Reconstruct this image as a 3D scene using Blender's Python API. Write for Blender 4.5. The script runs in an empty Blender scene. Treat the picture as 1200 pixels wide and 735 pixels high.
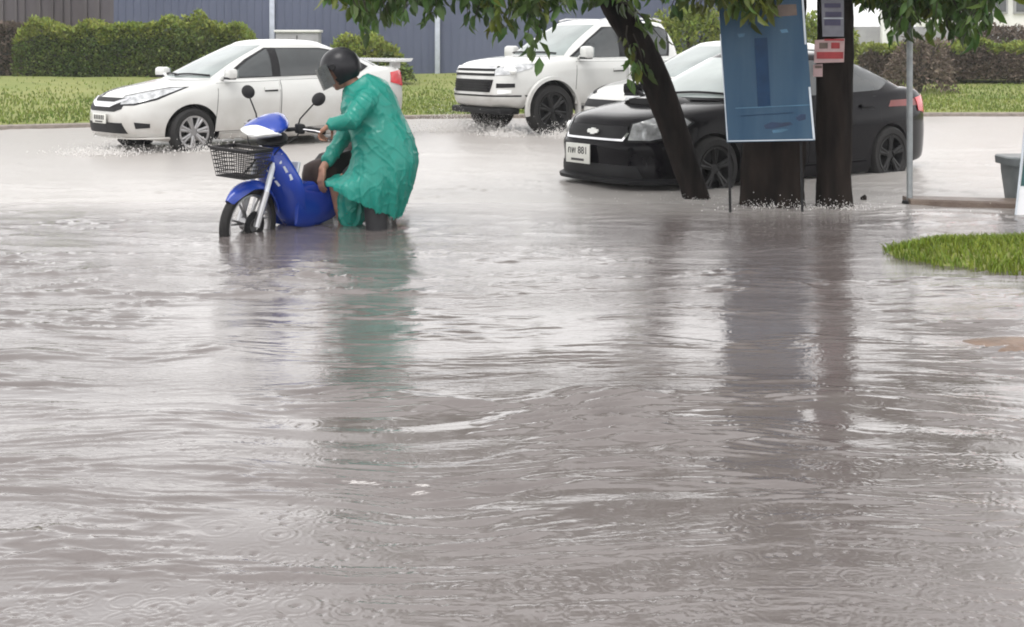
import bpy, bmesh, math, random
import numpy as np
from mathutils import Vector, Matrix, noise, geometry
from mathutils.bvhtree import BVHTree
R = math.radians
sc = bpy.context.scene
COL = sc.collection
rng = random.Random(7)
nrng = np.random.default_rng(11)
PI = math.pi

# ------------------------------------------------------------------ camera
EYE = 1.38
cam = bpy.data.cameras.new('camera')
co = bpy.data.objects.new('camera', cam)
COL.objects.link(co)
co.location = (0, 0, EYE)
co.rotation_euler = (R(90), 0, 0)
cam.sensor_width = 36
cam.lens = 45.0
cam.shift_y = -(367.5 - 51) / 1200.0
cam.clip_start = 0.05
cam.clip_end = 2000
sc.camera = co

# ------------------------------------------------------------------ world
SUN_EL, SUN_ROT = 62.0, 200.0
w = bpy.data.worlds.new('World')
sc.world = w
w.use_nodes = True
nt = w.node_tree
for n in list(nt.nodes):
    nt.nodes.remove(n)
sky = nt.nodes.new('ShaderNodeTexSky')
sky.sky_type = 'NISHITA'
sky.sun_disc = False
sky.sun_elevation = R(SUN_EL)
sky.sun_rotation = R(SUN_ROT)
sky.dust_density = 5.0
sky.air_density = 1.0
hs = nt.nodes.new('ShaderNodeHueSaturation')
hs.inputs['Saturation'].default_value = 0.12
bgn = nt.nodes.new('ShaderNodeBackground')
bgn.inputs['Strength'].default_value = 0.15
wo = nt.nodes.new('ShaderNodeOutputWorld')
nt.links.new(sky.outputs[0], hs.inputs['Color'])
# an even sheet of rain cloud over the clear-sky model
cl = nt.nodes.new('ShaderNodeMixRGB')
cl.inputs[0].default_value = .85
wtc = nt.nodes.new('ShaderNodeTexCoord')
wmp = nt.nodes.new('ShaderNodeMapping')
wmp.inputs['Scale'].default_value = (1, 1, 2.5)
wnz = nt.nodes.new('ShaderNodeTexNoise')
wnz.inputs['Scale'].default_value = 2.2
wnz.inputs['Detail'].default_value = 5
wrp = nt.nodes.new('ShaderNodeValToRGB')
wrp.color_ramp.elements[0].position = .35
wrp.color_ramp.elements[1].position = .65
CLOUD = 4.8
wrp.color_ramp.elements[0].color = (.80 * CLOUD, .80 * CLOUD, .81 * CLOUD, 1)
wrp.color_ramp.elements[1].color = (1.12 * CLOUD, 1.10 * CLOUD, 1.08 * CLOUD, 1)
nt.links.new(wtc.outputs['Generated'], wmp.inputs[0])
nt.links.new(wmp.outputs[0], wnz.inputs['Vector'])
nt.links.new(wnz.outputs['Fac'], wrp.inputs[0])
nt.links.new(hs.outputs[0], cl.inputs[1])
# brightening towards the horizon, added to lift the sky reflection in the water
wsx = nt.nodes.new('ShaderNodeSeparateXYZ')
wmr = nt.nodes.new('ShaderNodeMapRange')
wmr.inputs['From Min'].default_value = .05
wmr.inputs['From Max'].default_value = .55
wmr.inputs['To Min'].default_value = 1.45
wmr.inputs['To Max'].default_value = .80
wvm = nt.nodes.new('ShaderNodeVectorMath')
wvm.operation = 'SCALE'
nt.links.new(wtc.outputs['Generated'], wsx.inputs[0])
nt.links.new(wsx.outputs['Z'], wmr.inputs[0])
nt.links.new(wrp.outputs[0], wvm.inputs[0])
nt.links.new(wmr.outputs[0], wvm.inputs['Scale'])
nt.links.new(wvm.outputs[0], cl.inputs[2])
nt.links.new(cl.outputs[0], bgn.inputs['Color'])
nt.links.new(bgn.outputs[0], wo.inputs['Surface'])

sl = bpy.data.lights.new('sun', 'SUN')
sl.energy = 0.5
sl.angle = R(25)
sl.color = (1.0, 0.965, 0.93)
so = bpy.data.objects.new('sun', sl)
COL.objects.link(so)
so.location = (0, 0, 30)
az = R(SUN_ROT)
sd = Vector((math.sin(az) * math.cos(R(SUN_EL)), math.cos(az) * math.cos(R(SUN_EL)), math.sin(R(SUN_EL))))
so.rotation_euler = sd.to_track_quat('Z', 'Y').to_euler()

sc.view_settings.view_transform = 'Standard'
sc.view_settings.look = 'None'
sc.view_settings.exposure = 1.38
sc.view_settings.gamma = 1.0
sc.render.engine = 'CYCLES'
sc.cycles.use_denoising = True
sc.cycles.pixel_filter_type = 'BLACKMAN_HARRIS'
sc.cycles.filter_width = 1.9
sc.cycles.max_bounces = 6
sc.cycles.diffuse_bounces = 3
sc.cycles.glossy_bounces = 3
sc.cycles.transmission_bounces = 3
sc.cycles.transparent_max_bounces = 8
sc.cycles.volume_bounces = 0

# ------------------------------------------------------------------ materials
MATS = {}


def mat(name, col, rough=0.5, metal=0.0, var=0.12, scale=6.0, ior=1.45, coat=0.0, bump=0.0, bscale=40.0,
        col2=None, stretch=(1, 1, 1), transl=0.0, island=0.0, emit=0.0, alpha=1.0, trans=0.0, hard=False, ridged=False):
    if name in MATS:
        return MATS[name]
    m = bpy.data.materials.new(name)
    m.use_nodes = True
    t = m.node_tree
    b = t.nodes['Principled BSDF']
    out = t.nodes['Material Output']
    b.inputs['Roughness'].default_value = rough
    b.inputs['Metallic'].default_value = metal
    b.inputs['IOR'].default_value = ior
    b.inputs['Coat Weight'].default_value = coat
    b.inputs['Coat Roughness'].default_value = 0.04
    b.inputs['Alpha'].default_value = alpha
    b.inputs['Transmission Weight'].default_value = trans
    tc = t.nodes.new('ShaderNodeTexCoord')
    mp = t.nodes.new('ShaderNodeMapping')
    mp.inputs['Scale'].default_value = stretch
    t.links.new(tc.outputs['Object'], mp.inputs[0])
    nz = t.nodes.new('ShaderNodeTexNoise')
    nz.inputs['Scale'].default_value = scale
    nz.inputs['Detail'].default_value = 5
    t.links.new(mp.outputs[0], nz.inputs['Vector'])
    rp = t.nodes.new('ShaderNodeValToRGB')
    c2 = col2 if col2 else tuple(min(1, c * (1 + var)) for c in col)
    c1 = col if col2 else tuple(c * (1 - var) for c in col)
    rp.color_ramp.elements[0].position = 0.47 if hard else 0.32
    rp.color_ramp.elements[1].position = 0.53 if hard else 0.68
    rp.color_ramp.elements[0].color = (*c1, 1)
    rp.color_ramp.elements[1].color = (*c2, 1)
    t.links.new(nz.outputs['Fac'], rp.inputs[0])
    src = rp.outputs[0]
    if island:
        g = t.nodes.new('ShaderNodeNewGeometry')
        h = t.nodes.new('ShaderNodeHueSaturation')
        ma = t.nodes.new('ShaderNodeMapRange')
        ma.inputs['To Min'].default_value = 1 - island
        ma.inputs['To Max'].default_value = 1 + island
        t.links.new(g.outputs['Random Per Island'], ma.inputs[0])
        t.links.new(ma.outputs[0], h.inputs['Value'])
        mb = t.nodes.new('ShaderNodeMapRange')
        mb.inputs['To Min'].default_value = 0.5 - island * 0.06
        mb.inputs['To Max'].default_value = 0.5 + island * 0.05
        w_ = t.nodes.new('ShaderNodeMath')
        w_.operation = 'FRACT'
        x_ = t.nodes.new('ShaderNodeMath')
        x_.operation = 'MULTIPLY'
        x_.inputs[1].default_value = 17.31
        t.links.new(g.outputs['Random Per Island'], x_.inputs[0])
        t.links.new(x_.outputs[0], w_.inputs[0])
        t.links.new(w_.outputs[0], mb.inputs[0])
        t.links.new(mb.outputs[0], h.inputs['Hue'])
        t.links.new(src, h.inputs['Color'])
        src = h.outputs[0]
    t.links.new(src, b.inputs['Base Color'])
    if bump:
        bz = t.nodes.new('ShaderNodeTexNoise')
        bz.inputs['Scale'].default_value = bscale
        bz.inputs['Detail'].default_value = 6
        if ridged:
            bz.noise_type = 'RIDGED_MULTIFRACTAL'
            bz.inputs['Detail'].default_value = 3
        t.links.new(mp.outputs[0], bz.inputs['Vector'])
        bp = t.nodes.new('ShaderNodeBump')
        bp.inputs['Strength'].default_value = bump
        bp.inputs['Distance'].default_value = 0.02
        t.links.new(bz.outputs['Fac'], bp.inputs['Height'])
        t.links.new(bp.outputs[0], b.inputs['Normal'])
    if transl:
        tr = t.nodes.new('ShaderNodeBsdfTranslucent')
        mx = t.nodes.new('ShaderNodeMixShader')
        mx.inputs[0].default_value = transl
        t.links.new(src, tr.inputs['Color'])
        t.links.new(b.outputs[0], mx.inputs[1])
        t.links.new(tr.outputs[0], mx.inputs[2])
        t.links.new(mx.outputs[0], out.inputs['Surface'])
    MATS[name] = m
    return m


M = dict(
    white=mat('white_car_paint', (.56, .565, .55), .25, coat=.6, var=.05, scale=2),
    black=mat('black_car_paint', (.003, .0025, .004), .14, ior=1.16, coat=.10, var=.1, scale=3),
    dark=mat('dark_plastic', (.011, .011, .0125), .55, ior=1.3, var=.2),
    glass=mat('window_glass', (.035, .04, .042), .06, ior=1.65, var=.2, scale=3),
    screen=mat('windscreen_glass', (.22, .255, .25), .07, ior=1.9, var=.18, scale=2),
    skypale=mat('sky_pale_windscreen', (.33, .375, .365), .1, ior=1.8, var=.12, scale=2),  # paler windscreen copy for the black car, sky reflection put into its colour
    chrome=mat('chrome', (.75, .75, .76), .15, 1.0, var=.05),
    alloy=mat('alloy', (.42, .42, .43), .32, .9, var=.1),
    darkrim=mat('dark_wheel_rim', (.009, .009, .0095), .5, .2, var=.2),
    rubber=mat('rubber', (.010, .0095, .0095), .75, var=.2, bump=.2),
    lens=mat('clear_lens', (.45, .46, .47), .12, .35, ior=1.6, var=.35, scale=14),
    lamp=mat('lamp_reflector', (.85, .86, .84), .2, .2, var=.1),
    red=mat('red_lens', (.55, .02, .03), .15, ior=1.6, var=.2),
    plate=mat('plate_white', (.62, .62, .58), .4, var=.06),
    ink=mat('black_ink', (.03, .03, .03), .5, var=.1),
    blue=mat('blue_bike_plastic', (.006, .040, .32), .25, coat=.4, var=.15, scale=3),
    silver=mat('silver_sticker', (.62, .65, .7), .3, .3, var=.1),
    seat=mat('seat_vinyl', (.030, .017, .015), .6, ior=1.3, var=.3, scale=8),
    basket=mat('basket_wire', (.02, .019, .02), .5, .3, var=.2),
    coat=mat('green_raincoat', (.020, .31, .245), .26, col2=(.036, .41, .335), scale=3, transl=.42, bump=.28, bscale=15, ridged=True, ior=1.5),
    skin=mat('skin', (.33, .17, .115), .5, var=.12, scale=10),
    trousers=mat('black_trousers', (.014, .014, .016), .7, var=.3),
    helmet=mat('helmet_shell', (.009, .009, .012), .3, ior=1.36, var=.2),
    bark=mat('wet_bark', (.004, .0035, .0035), .8, ior=1.15, col2=(.022, .017, .015), scale=9, stretch=(1, 1, .25), bump=.9, bscale=16),
    bark2=mat('wet_bark_brown', (.0045, .0035, .0035), .8, ior=1.15, col2=(.024, .018, .015), scale=7, stretch=(1, 1, .2), bump=.9, bscale=14),
    leaf=mat('tree_leaves', (.038, .085, .016), .38, col2=(.075, .135, .026), scale=1.2, transl=.32, island=.45),
    leafy=mat('young_tree_leaves', (.075, .10, .014), .4, col2=(.12, .15, .022), scale=1.2, transl=.35, island=.4),
    twig=mat('twig', (.035, .028, .02), .7, var=.3),
    hedge=mat('hedge_leaves', (.080, .130, .028), .55, col2=(.14, .185, .045), scale=1.0, transl=.25, island=.5),
    hedgetop=mat('hedge_tip_leaves', (.17, .23, .035), .55, col2=(.25, .28, .06), scale=1.0, transl=.3, island=.4),
    brownbush=mat('dry_hedge_leaves', (.11, .085, .065), .7, col2=(.16, .125, .095), scale=1.0, transl=.2, island=.4),
    core=mat('hedge_core', (.03, .032, .018), .9, var=.3),
    grass=mat('grass_blades', (.12, .18, .03), .6, col2=(.20, .24, .05), scale=.6, transl=.3, island=.4),
    verge=mat('verge_grass', (.16, .20, .05), .85, col2=(.24, .25, .085), scale=.9, bump=.8, bscale=30),
    mud=mat('wet_mud', (.16, .105, .075), .4, var=.3, scale=8, bump=.4),
    road=mat('wet_asphalt', (.05, .05, .05), .5, var=.2),
    kerb=mat('kerb_concrete', (.22, .19, .165), .6, var=.25, scale=8, bump=.3),
    bin=mat('grey_bin_plastic', (.13, .145, .15), .4, var=.12),
    bluewall=mat('blue_wall', (.072, .085, .135), .6, col2=(.095, .11, .168), scale=.7, stretch=(1, 1, .3)),
    darkwall=mat('brown_cladding', (.055, .045, .048), .6, col2=(.085, .075, .085), scale=.9, stretch=(2, 2, .1)),
    pillar=mat('red_brown_pillar', (.20, .075, .065), .6, var=.2),
    pale=mat('pale_wall', (.68, .68, .66), .6, var=.06),
    greywall=mat('grey_concrete', (.30, .30, .31), .7, var=.15, scale=3),
    pinkred=mat('faded_red_band', (.50, .16, .15), .6, var=.15),
    steel=mat('galvanised_steel', (.30, .32, .33), .45, .5, var=.15, scale=12),
    post=mat('pale_metal_post', (.42, .45, .52), .45, .3, var=.1),
    sign=mat('faded_blue_print', (.022, .060, .112), .45, ior=1.3, col2=(.050, .096, .150), scale=2.2, stretch=(2.5, 1, .35)),
    signdeep=mat('deep_blue_print', (.008, .034, .085), .45, ior=1.3, var=.3, scale=4),
    signdark=mat('dark_blue_print', (.007, .025, .07), .4, var=.3, scale=5),
    signlite=mat('pale_blue_print', (.06, .15, .24), .4, var=.3, scale=5),
    brownprint=mat('brown_print', (.12, .085, .07), .5, var=.3, scale=9),
    edge=mat('white_edge', (.55, .60, .66), .4, var=.1),
    lilac=mat('faded_lilac_paper', (.20, .20, .235), .6, var=.2, scale=9),
    lilacink=mat('faded_lilac_print', (.07, .065, .12), .6, var=.2, scale=9),
    paper=mat('pink_white_paper', (.42, .29, .29), .6, var=.15, scale=9),
    redprint=mat('red_print', (.30, .025, .03), .5, var=.25, scale=12),
    teal=mat('teal_board', (.03, .09, .09), .4, var=.2),
    whiteboard=mat('white_board', (.75, .76, .78), .4, var=.04),
    foam=mat('water_spray', (.78, .76, .74), .3, var=.03),
)


def road_dirt(m, col, lo, hi):
    """road grime on the lower panels: a worn, noisy film with its own outline"""
    t = m.node_tree
    b = t.nodes['Principled BSDF']
    src = b.inputs['Base Color'].links[0].from_socket
    tc = t.nodes.new('ShaderNodeTexCoord')
    sx = t.nodes.new('ShaderNodeSeparateXYZ')
    t.links.new(tc.outputs['Object'], sx.inputs[0])
    mr = t.nodes.new('ShaderNodeMapRange')
    mr.inputs['From Min'].default_value = hi
    mr.inputs['From Max'].default_value = lo
    t.links.new(sx.outputs['Z'], mr.inputs[0])
    nz = t.nodes.new('ShaderNodeTexNoise')
    nz.inputs['Scale'].default_value = 5
    nz.inputs['Detail'].default_value = 7
    t.links.new(tc.outputs['Object'], nz.inputs['Vector'])
    mu = t.nodes.new('ShaderNodeMath')
    mu.operation = 'MULTIPLY'
    t.links.new(mr.outputs[0], mu.inputs[0])
    t.links.new(nz.outputs['Fac'], mu.inputs[1])
    mx = t.nodes.new('ShaderNodeMixRGB')
    mx.inputs[2].default_value = (*col, 1)
    t.links.new(mu.outputs[0], mx.inputs[0])
    t.links.new(src, mx.inputs[1])
    t.links.new(mx.outputs[0], b.inputs['Base Color'])


road_dirt(M['white'], (.26, .215, .18), .15, .85)
road_dirt(M['alloy'], (.12, .10, .085), -.3, .35)


def visor_mat():
    m = bpy.data.materials.new('smoky_visor')
    m.use_nodes = True
    t = m.node_tree
    b = t.nodes['Principled BSDF']
    nz = t.nodes.new('ShaderNodeTexNoise')
    nz.inputs['Scale'].default_value = 30
    rp = t.nodes.new('ShaderNodeValToRGB')
    rp.color_ramp.elements[0].color = (.06, .07, .07, 1)
    rp.color_ramp.elements[1].color = (.12, .13, .13, 1)
    t.links.new(nz.outputs['Fac'], rp.inputs[0])
    t.links.new(rp.outputs[0], b.inputs['Base Color'])
    b.inputs['Roughness'].default_value = .12
    tr = t.nodes.new('ShaderNodeBsdfTransparent')
    tr.inputs[0].default_value = (.55, .57, .56, 1)
    mx = t.nodes.new('ShaderNodeMixShader')
    mx.inputs[0].default_value = .72
    t.links.new(tr.outputs[0], mx.inputs[1])
    t.links.new(b.outputs[0], mx.inputs[2])
    t.links.new(mx.outputs[0], t.nodes['Material Output'].inputs['Surface'])
    return m


M['visor'] = visor_mat()


def water_mat():
    m = bpy.data.materials.new('flood_water')
    m.use_nodes = True
    t = m.node_tree
    b = t.nodes['Principled BSDF']
    b.inputs['IOR'].default_value = 1.62
    b.inputs['Roughness'].default_value = .07
    tc = t.nodes.new('ShaderNodeTexCoord')
    mp = t.nodes.new('ShaderNodeMapping')
    mp.inputs['Scale'].default_value = (.28, 1, 1)
    t.links.new(tc.outputs['Object'], mp.inputs[0])
    n1 = t.nodes.new('ShaderNodeTexNoise')
    n1.inputs['Scale'].default_value = .45
    n1.inputs['Detail'].default_value = 6
    n1.inputs['Distortion'].default_value = .6
    t.links.new(mp.outputs[0], n1.inputs['Vector'])
    rp = t.nodes.new('ShaderNodeValToRGB')
    rp.color_ramp.elements[0].position = .35
    rp.color_ramp.elements[1].position = .65
    rp.color_ramp.elements[0].color = (.100, .084, .080, 1)
    rp.color_ramp.elements[1].color = (.160, .142, .138, 1)
    t.links.new(n1.outputs['Fac'], rp.inputs[0])
    # out on the open road the rain beats the surface rough, and reflected sky is put into its paler colour; nearer in it is smoother
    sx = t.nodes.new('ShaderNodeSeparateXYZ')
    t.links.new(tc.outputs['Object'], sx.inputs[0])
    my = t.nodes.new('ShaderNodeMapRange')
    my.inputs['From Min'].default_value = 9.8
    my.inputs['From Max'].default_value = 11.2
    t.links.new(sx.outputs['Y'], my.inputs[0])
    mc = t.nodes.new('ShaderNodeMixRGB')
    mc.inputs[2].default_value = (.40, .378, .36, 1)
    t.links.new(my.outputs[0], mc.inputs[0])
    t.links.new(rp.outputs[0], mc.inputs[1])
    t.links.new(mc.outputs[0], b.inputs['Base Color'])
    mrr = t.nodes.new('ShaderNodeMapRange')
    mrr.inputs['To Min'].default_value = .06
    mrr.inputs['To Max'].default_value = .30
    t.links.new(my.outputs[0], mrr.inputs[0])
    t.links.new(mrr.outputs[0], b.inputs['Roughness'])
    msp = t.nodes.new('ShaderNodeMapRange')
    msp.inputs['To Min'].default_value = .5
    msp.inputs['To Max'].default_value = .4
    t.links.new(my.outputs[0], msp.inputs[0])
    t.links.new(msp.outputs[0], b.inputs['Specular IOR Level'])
    # fine capillary ripples and rain pitting
    n2 = t.nodes.new('ShaderNodeTexNoise')
    n2.inputs['Scale'].default_value = 34
    n2.inputs['Detail'].default_value = 4
    n2.inputs['Roughness'].default_value = .6
    t.links.new(mp.outputs[0], n2.inputs['Vector'])
    n3 = t.nodes.new('ShaderNodeTexNoise')
    n3.inputs['Scale'].default_value = .9
    n3.inputs['Detail'].default_value = 3
    t.links.new(mp.outputs[0], n3.inputs['Vector'])
    mr = t.nodes.new('ShaderNodeMapRange')
    mr.inputs['From Min'].default_value = .42
    mr.inputs['From Max'].default_value = .66
    mr.inputs['To Min'].default_value = .07
    mr.inputs['To Max'].default_value = .34
    t.links.new(n3.outputs['Fac'], mr.inputs[0])
    bp = t.nodes.new('ShaderNodeBump')
    bp.inputs['Distance'].default_value = .012
    mb_ = t.nodes.new('ShaderNodeMapRange')
    mb_.inputs['From Min'].default_value = 5.0
    mb_.inputs['From Max'].default_value = 8.5
    mb_.inputs['To Max'].default_value = .24
    t.links.new(sx.outputs['Y'], mb_.inputs[0])
    ad = t.nodes.new('ShaderNodeMath')
    t.links.new(mr.outputs[0], ad.inputs[0])
    t.links.new(mb_.outputs[0], ad.inputs[1])
    t.links.new(ad.outputs[0], bp.inputs['Strength'])
    t.links.new(n2.outputs['Fac'], bp.inputs['Height'])
    t.links.new(bp.outputs[0], b.inputs['Normal'])
    return m


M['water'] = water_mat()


# ------------------------------------------------------------------ builders
def tag(o, label=None, cat=None, group=None, kind=None):
    if label: o['label'] = label
    if cat: o['category'] = cat
    if group: o['group'] = group
    if kind: o['kind'] = kind
    return o


def empty(name, loc=(0, 0, 0), rz=0.0):
    o = bpy.data.objects.new(name, None)
    o.empty_display_size = .2
    COL.objects.link(o)
    o.location = loc
    o.rotation_euler = (0, 0, rz)
    return o


class MB:
    """collects geometry for one mesh object"""
    def __init__(s, T=None):
        s.v, s.f, s.mi, s.T = [], [], [], T

    def add(s, vs, fs, mi=0):
        b = len(s.v)
        if s.T:
            vs = [s.T(Vector(p)) for p in vs]
        s.v += [tuple(p) for p in vs]
        s.f += [tuple(b + i for i in f) for f in fs]
        s.mi += [mi] * len(fs)
        return s

    def box(s, c, d, rz=0.0, mi=0, taper=1.0, bev=0.0, rot=None):
        c = Vector(c)
        hx, hy, hz = d[0] / 2, d[1] / 2, d[2] / 2
        q = rot if rot else Matrix.Rotation(rz, 3, 'Z')
        if bev > 0:
            bv = min(bev, hx * .9, hy * .9, hz * .9)
            bm = bmesh.new()
            bmesh.ops.create_cube(bm, size=1.0)
            for v in bm.verts:
                k = taper if v.co.z > 0 else 1.0
                v.co = Vector((v.co.x * d[0] * k, v.co.y * d[1] * k, v.co.z * d[2]))
            bmesh.ops.bevel(bm, geom=list(bm.edges), offset=bv, segments=2, profile=.5, affect='EDGES')
            bm.verts.index_update()
            vs = [c + q @ v.co for v in bm.verts]
            fs = [tuple(v.index for v in f.verts) for f in bm.faces]
            bm.free()
            return s.add(vs, fs, mi)
        vs = []
        for z in (-hz, hz):
            k = taper if z > 0 else 1.0
            for x, y in ((-hx, -hy), (hx, -hy), (hx, hy), (-hx, hy)):
                vs.append(c + q @ Vector((x * k, y * k, z)))
        return s.add(vs, [(3, 2, 1, 0), (4, 5, 6, 7), (0, 1, 5, 4), (1, 2, 6, 5), (2, 3, 7, 6), (3, 0, 4, 7)], mi)

    def tube(s, pts, rad, n=8, mi=0, cap=True, flat=None):
        pts = [Vector(p) for p in pts]
        if not hasattr(rad, '__len__'):
            rad = [rad] * len(pts)
        rings = []
        up = None
        for i, p in enumerate(pts):
            a = pts[max(i - 1, 0)]
            b = pts[min(i + 1, len(pts) - 1)]
            d = (b - a).normalized()
            if up is None:
                up = Vector((0, 0, 1)) if abs(d.z) < .9 else Vector((1, 0, 0))
            u = d.cross(up)
            if u.length < 1e-5:
                u = d.cross(Vector((0, 1, 0)))
            u.normalize()
            v = u.cross(d).normalized()
            up = v
            r = rad[i]
            rings.append([p + (u * math.cos(2 * PI * j / n) + v * math.sin(2 * PI * j / n)) * r for j in range(n)])
        return s.loft(rings, cap, mi)

    def loft(s, rings, cap=True, mi=0, closed=True):
        n = len(rings[0])
        vs = [p for r in rings for p in r]
        fs = []
        for i in range(len(rings) - 1):
            for j in range(n if closed else n - 1):
                k = (j + 1) % n
                fs.append((i * n + j, i * n + k, (i + 1) * n + k, (i + 1) * n + j))
        if cap and closed:
            fs.append(tuple(range(n - 1, -1, -1)))
            fs.append(tuple((len(rings) - 1) * n + j for j in range(n)))
        return s.add(vs, fs, mi)

    def lathe(s, prof, origin, axis='Y', n=28, mi=0):
        """prof: list of (r, h) ; revolved about axis through origin"""
        o = Vector(origin)
        rings = []
        for r, h in prof:
            ring = []
            for j in range(n):
                a = 2 * PI * j / n
                if axis == 'Y':
                    ring.append(o + Vector((r * math.cos(a), h, r * math.sin(a))))
                elif axis == 'Z':
                    ring.append(o + Vector((r * math.cos(a), r * math.sin(a), h)))
                else:
                    ring.append(o + Vector((h, r * math.cos(a), r * math.sin(a))))
            rings.append(ring)
        return s.loft(rings, cap=False, mi=mi)

    def ellipsoid(s, c, r, rot=None, nu=16, nv=10, mi=0):
        c = Vector(c)
        vs = []
        for i in range(nv + 1):
            th = PI * i / nv
            for j in range(nu):
                ph = 2 * PI * j / nu
                p = Vector((r[0] * math.sin(th) * math.cos(ph), r[1] * math.sin(th) * math.sin(ph), r[2] * math.cos(th)))
                if rot: p = rot @ p
                vs.append(c + p)
        fs = []
        for i in range(nv):
            for j in range(nu):
                k = (j + 1) % nu
                fs.append((i * nu + j, (i + 1) * nu + j, (i + 1) * nu + k, i * nu + k))
        return s.add(vs, fs, mi)

    def extrude_poly(s, poly, y0, y1, plane='XZ', mi=0):
        n = len(poly)
        if plane == 'XZ':
            a = [(p[0], y0, p[1]) for p in poly]
            b = [(p[0], y1, p[1]) for p in poly]
        elif plane == 'YZ':
            a = [(y0, p[0], p[1]) for p in poly]
            b = [(y1, p[0], p[1]) for p in poly]
        else:
            a = [(p[0], p[1], y0) for p in poly]
            b = [(p[0], p[1], y1) for p in poly]
        fs = [tuple(range(n)), tuple(range(2 * n - 1, n - 1, -1))]
        fs += [(i, n + i, n + (i + 1) % n, (i + 1) % n) for i in range(n)]
        return s.add(a + b, fs, mi)

    def build(s, name, mats, parent=None, smooth=35, merge=True, loc=None):
        me = bpy.data.meshes.new(name)
        me.from_pydata(s.v, [], s.f)
        if not isinstance(mats, (list, tuple)):
            mats = [mats]
        for m in mats:
            me.materials.append(m)
        if len(mats) > 1:
            me.polygons.foreach_set('material_index', s.mi)
        if merge:
            bm = bmesh.new()
            bm.from_mesh(me)
            bmesh.ops.remove_doubles(bm, verts=bm.verts, dist=1e-5)
            bmesh.ops.recalc_face_normals(bm, faces=bm.faces)
            bm.to_mesh(me)
            bm.free()
        if smooth:
            me.shade_smooth()
            me.set_sharp_from_angle(angle=R(smooth))
        me.update()
        o = bpy.data.objects.new(name, me)
        COL.objects.link(o)
        if parent: o.parent = parent
        if loc: o.location = loc
        return o


def mesh_np(name, verts, faces, mats, parent=None, smooth=False, mi=None):
    me = bpy.data.meshes.new(name)
    nv, nf = len(verts), len(faces)
    k = faces.shape[1]
    me.vertices.add(nv)
    me.vertices.foreach_set('co', np.ascontiguousarray(verts, dtype=np.float32).ravel())
    me.loops.add(nf * k)
    me.loops.foreach_set('vertex_index', np.ascontiguousarray(faces, dtype=np.int32).ravel())
    me.polygons.add(nf)
    me.polygons.foreach_set('loop_start', np.arange(0, nf * k, k, dtype=np.int32))
    try:
        me.polygons.foreach_set('loop_total', np.full(nf, k, dtype=np.int32))
    except Exception:
        pass
    for m in (mats if isinstance(mats, (list, tuple)) else [mats]):
        me.materials.append(m)
    if mi is not None:
        me.polygons.foreach_set('material_index', np.asarray(mi, dtype=np.int32))
    me.update(calc_edges=True)
    me.validate()
    if smooth:
        me.shade_smooth()
    o = bpy.data.objects.new(name, me)
    COL.objects.link(o)
    if parent: o.parent = parent
    return o


def catmull(pts, sub):
    P = [np.array(p, float) for p in pts]
    P = [2 * P[0] - P[1]] + P + [2 * P[-1] - P[-2]]
    out = []
    for i in range(1, len(P) - 2):
        for j in range(sub):
            t = j / sub
            a, b, c, d = P[i - 1], P[i], P[i + 1], P[i + 2]
            out.append(.5 * ((2 * b) + (-a + c) * t + (2 * a - 5 * b + 4 * c - d) * t * t + (-a + 3 * b - 3 * c + d) * t ** 3))
    out.append(P[-2])
    return out


def realise(o, name=None):
    """apply modifiers"""
    bpy.context.view_layer.update()
    dg = bpy.context.evaluated_depsgraph_get()
    me = bpy.data.meshes.new_from_object(o.evaluated_get(dg))
    o.modifiers.clear()
    old = o.data
    o.data = me
    bpy.data.meshes.remove(old)
    return o


# ------------------------------------------------------------------ ground, verge, water
def fract_noise2(x, y, seed, octs=4, gain=.5):
    """gradient noise with octaves, vectorised"""
    g = np.random.default_rng(seed)
    perm = g.permutation(512)
    ang = g.uniform(0, 2 * np.pi, 512)
    gx, gy = np.cos(ang), np.sin(ang)
    out = np.zeros_like(x)
    amp = 1.0
    for o in range(octs):
        xi = np.floor(x).astype(int); yi = np.floor(y).astype(int)
        fx = x - xi; fy = y - yi
        u = fx * fx * fx * (fx * (fx * 6 - 15) + 10); v = fy * fy * fy * (fy * (fy * 6 - 15) + 10)

        def gr(ix, iy, dx, dy):
            h = perm[(perm[ix % 512] + iy) % 512]
            return gx[h] * dx + gy[h] * dy
        a = gr(xi, yi, fx, fy); b = gr(xi + 1, yi, fx - 1, fy)
        c = gr(xi, yi + 1, fx, fy - 1); d = gr(xi + 1, yi + 1, fx - 1, fy - 1)
        out += amp * ((a * (1 - u) + b * u) * (1 - v) + (c * (1 - u) + d * u) * v)
        amp *= gain
        x = x * 2.03 + 7.7; y = y * 1.97 + 3.1
    return out


def kerb_y(x):
    """front edge of the far grass verge"""
    pts = [(-60, 8.0), (-14, 17.5), (-8.2, 20.6), (-5, 22.0), (-1.4, 23.6), (3, 24.2), (12, 24.4), (60, 24.8)]
    return np.interp(x, [p[0] for p in pts], [p[1] for p in pts])


def sheet(name, xs, ys, zf, m, kind='structure', smooth=True):
    X, Y = np.meshgrid(xs, ys)
    Z = zf(X, Y)
    v = np.stack([X, Y, Z], -1).reshape(-1, 3)
    nx, ny = len(xs), len(ys)
    i = np.arange((nx - 1) * (ny - 1))
    r, c = i // (nx - 1), i % (nx - 1)
    a = r * nx + c
    f = np.stack([a, a + 1, a + nx + 1, a + nx], 1)
    o = mesh_np(name, v, f, m, smooth=smooth)
    if kind: o['kind'] = kind
    return o


def ground_z(X, Y):
    z = -.30 + .22 * np.clip((Y - 9.5) / 5, 0, 1)
    return z


go = sheet('ground', np.concatenate([[-600, -100], np.linspace(-40, 40, 41), [100, 600]]),
           np.concatenate([[-200, -20], np.linspace(0, 24, 25), [60, 900]]), lambda X, Y: np.where(Y > 24, -.10, ground_z(X, Y)), M['road'])
tag(go, 'dark asphalt road lying under the flood', 'road')


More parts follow.
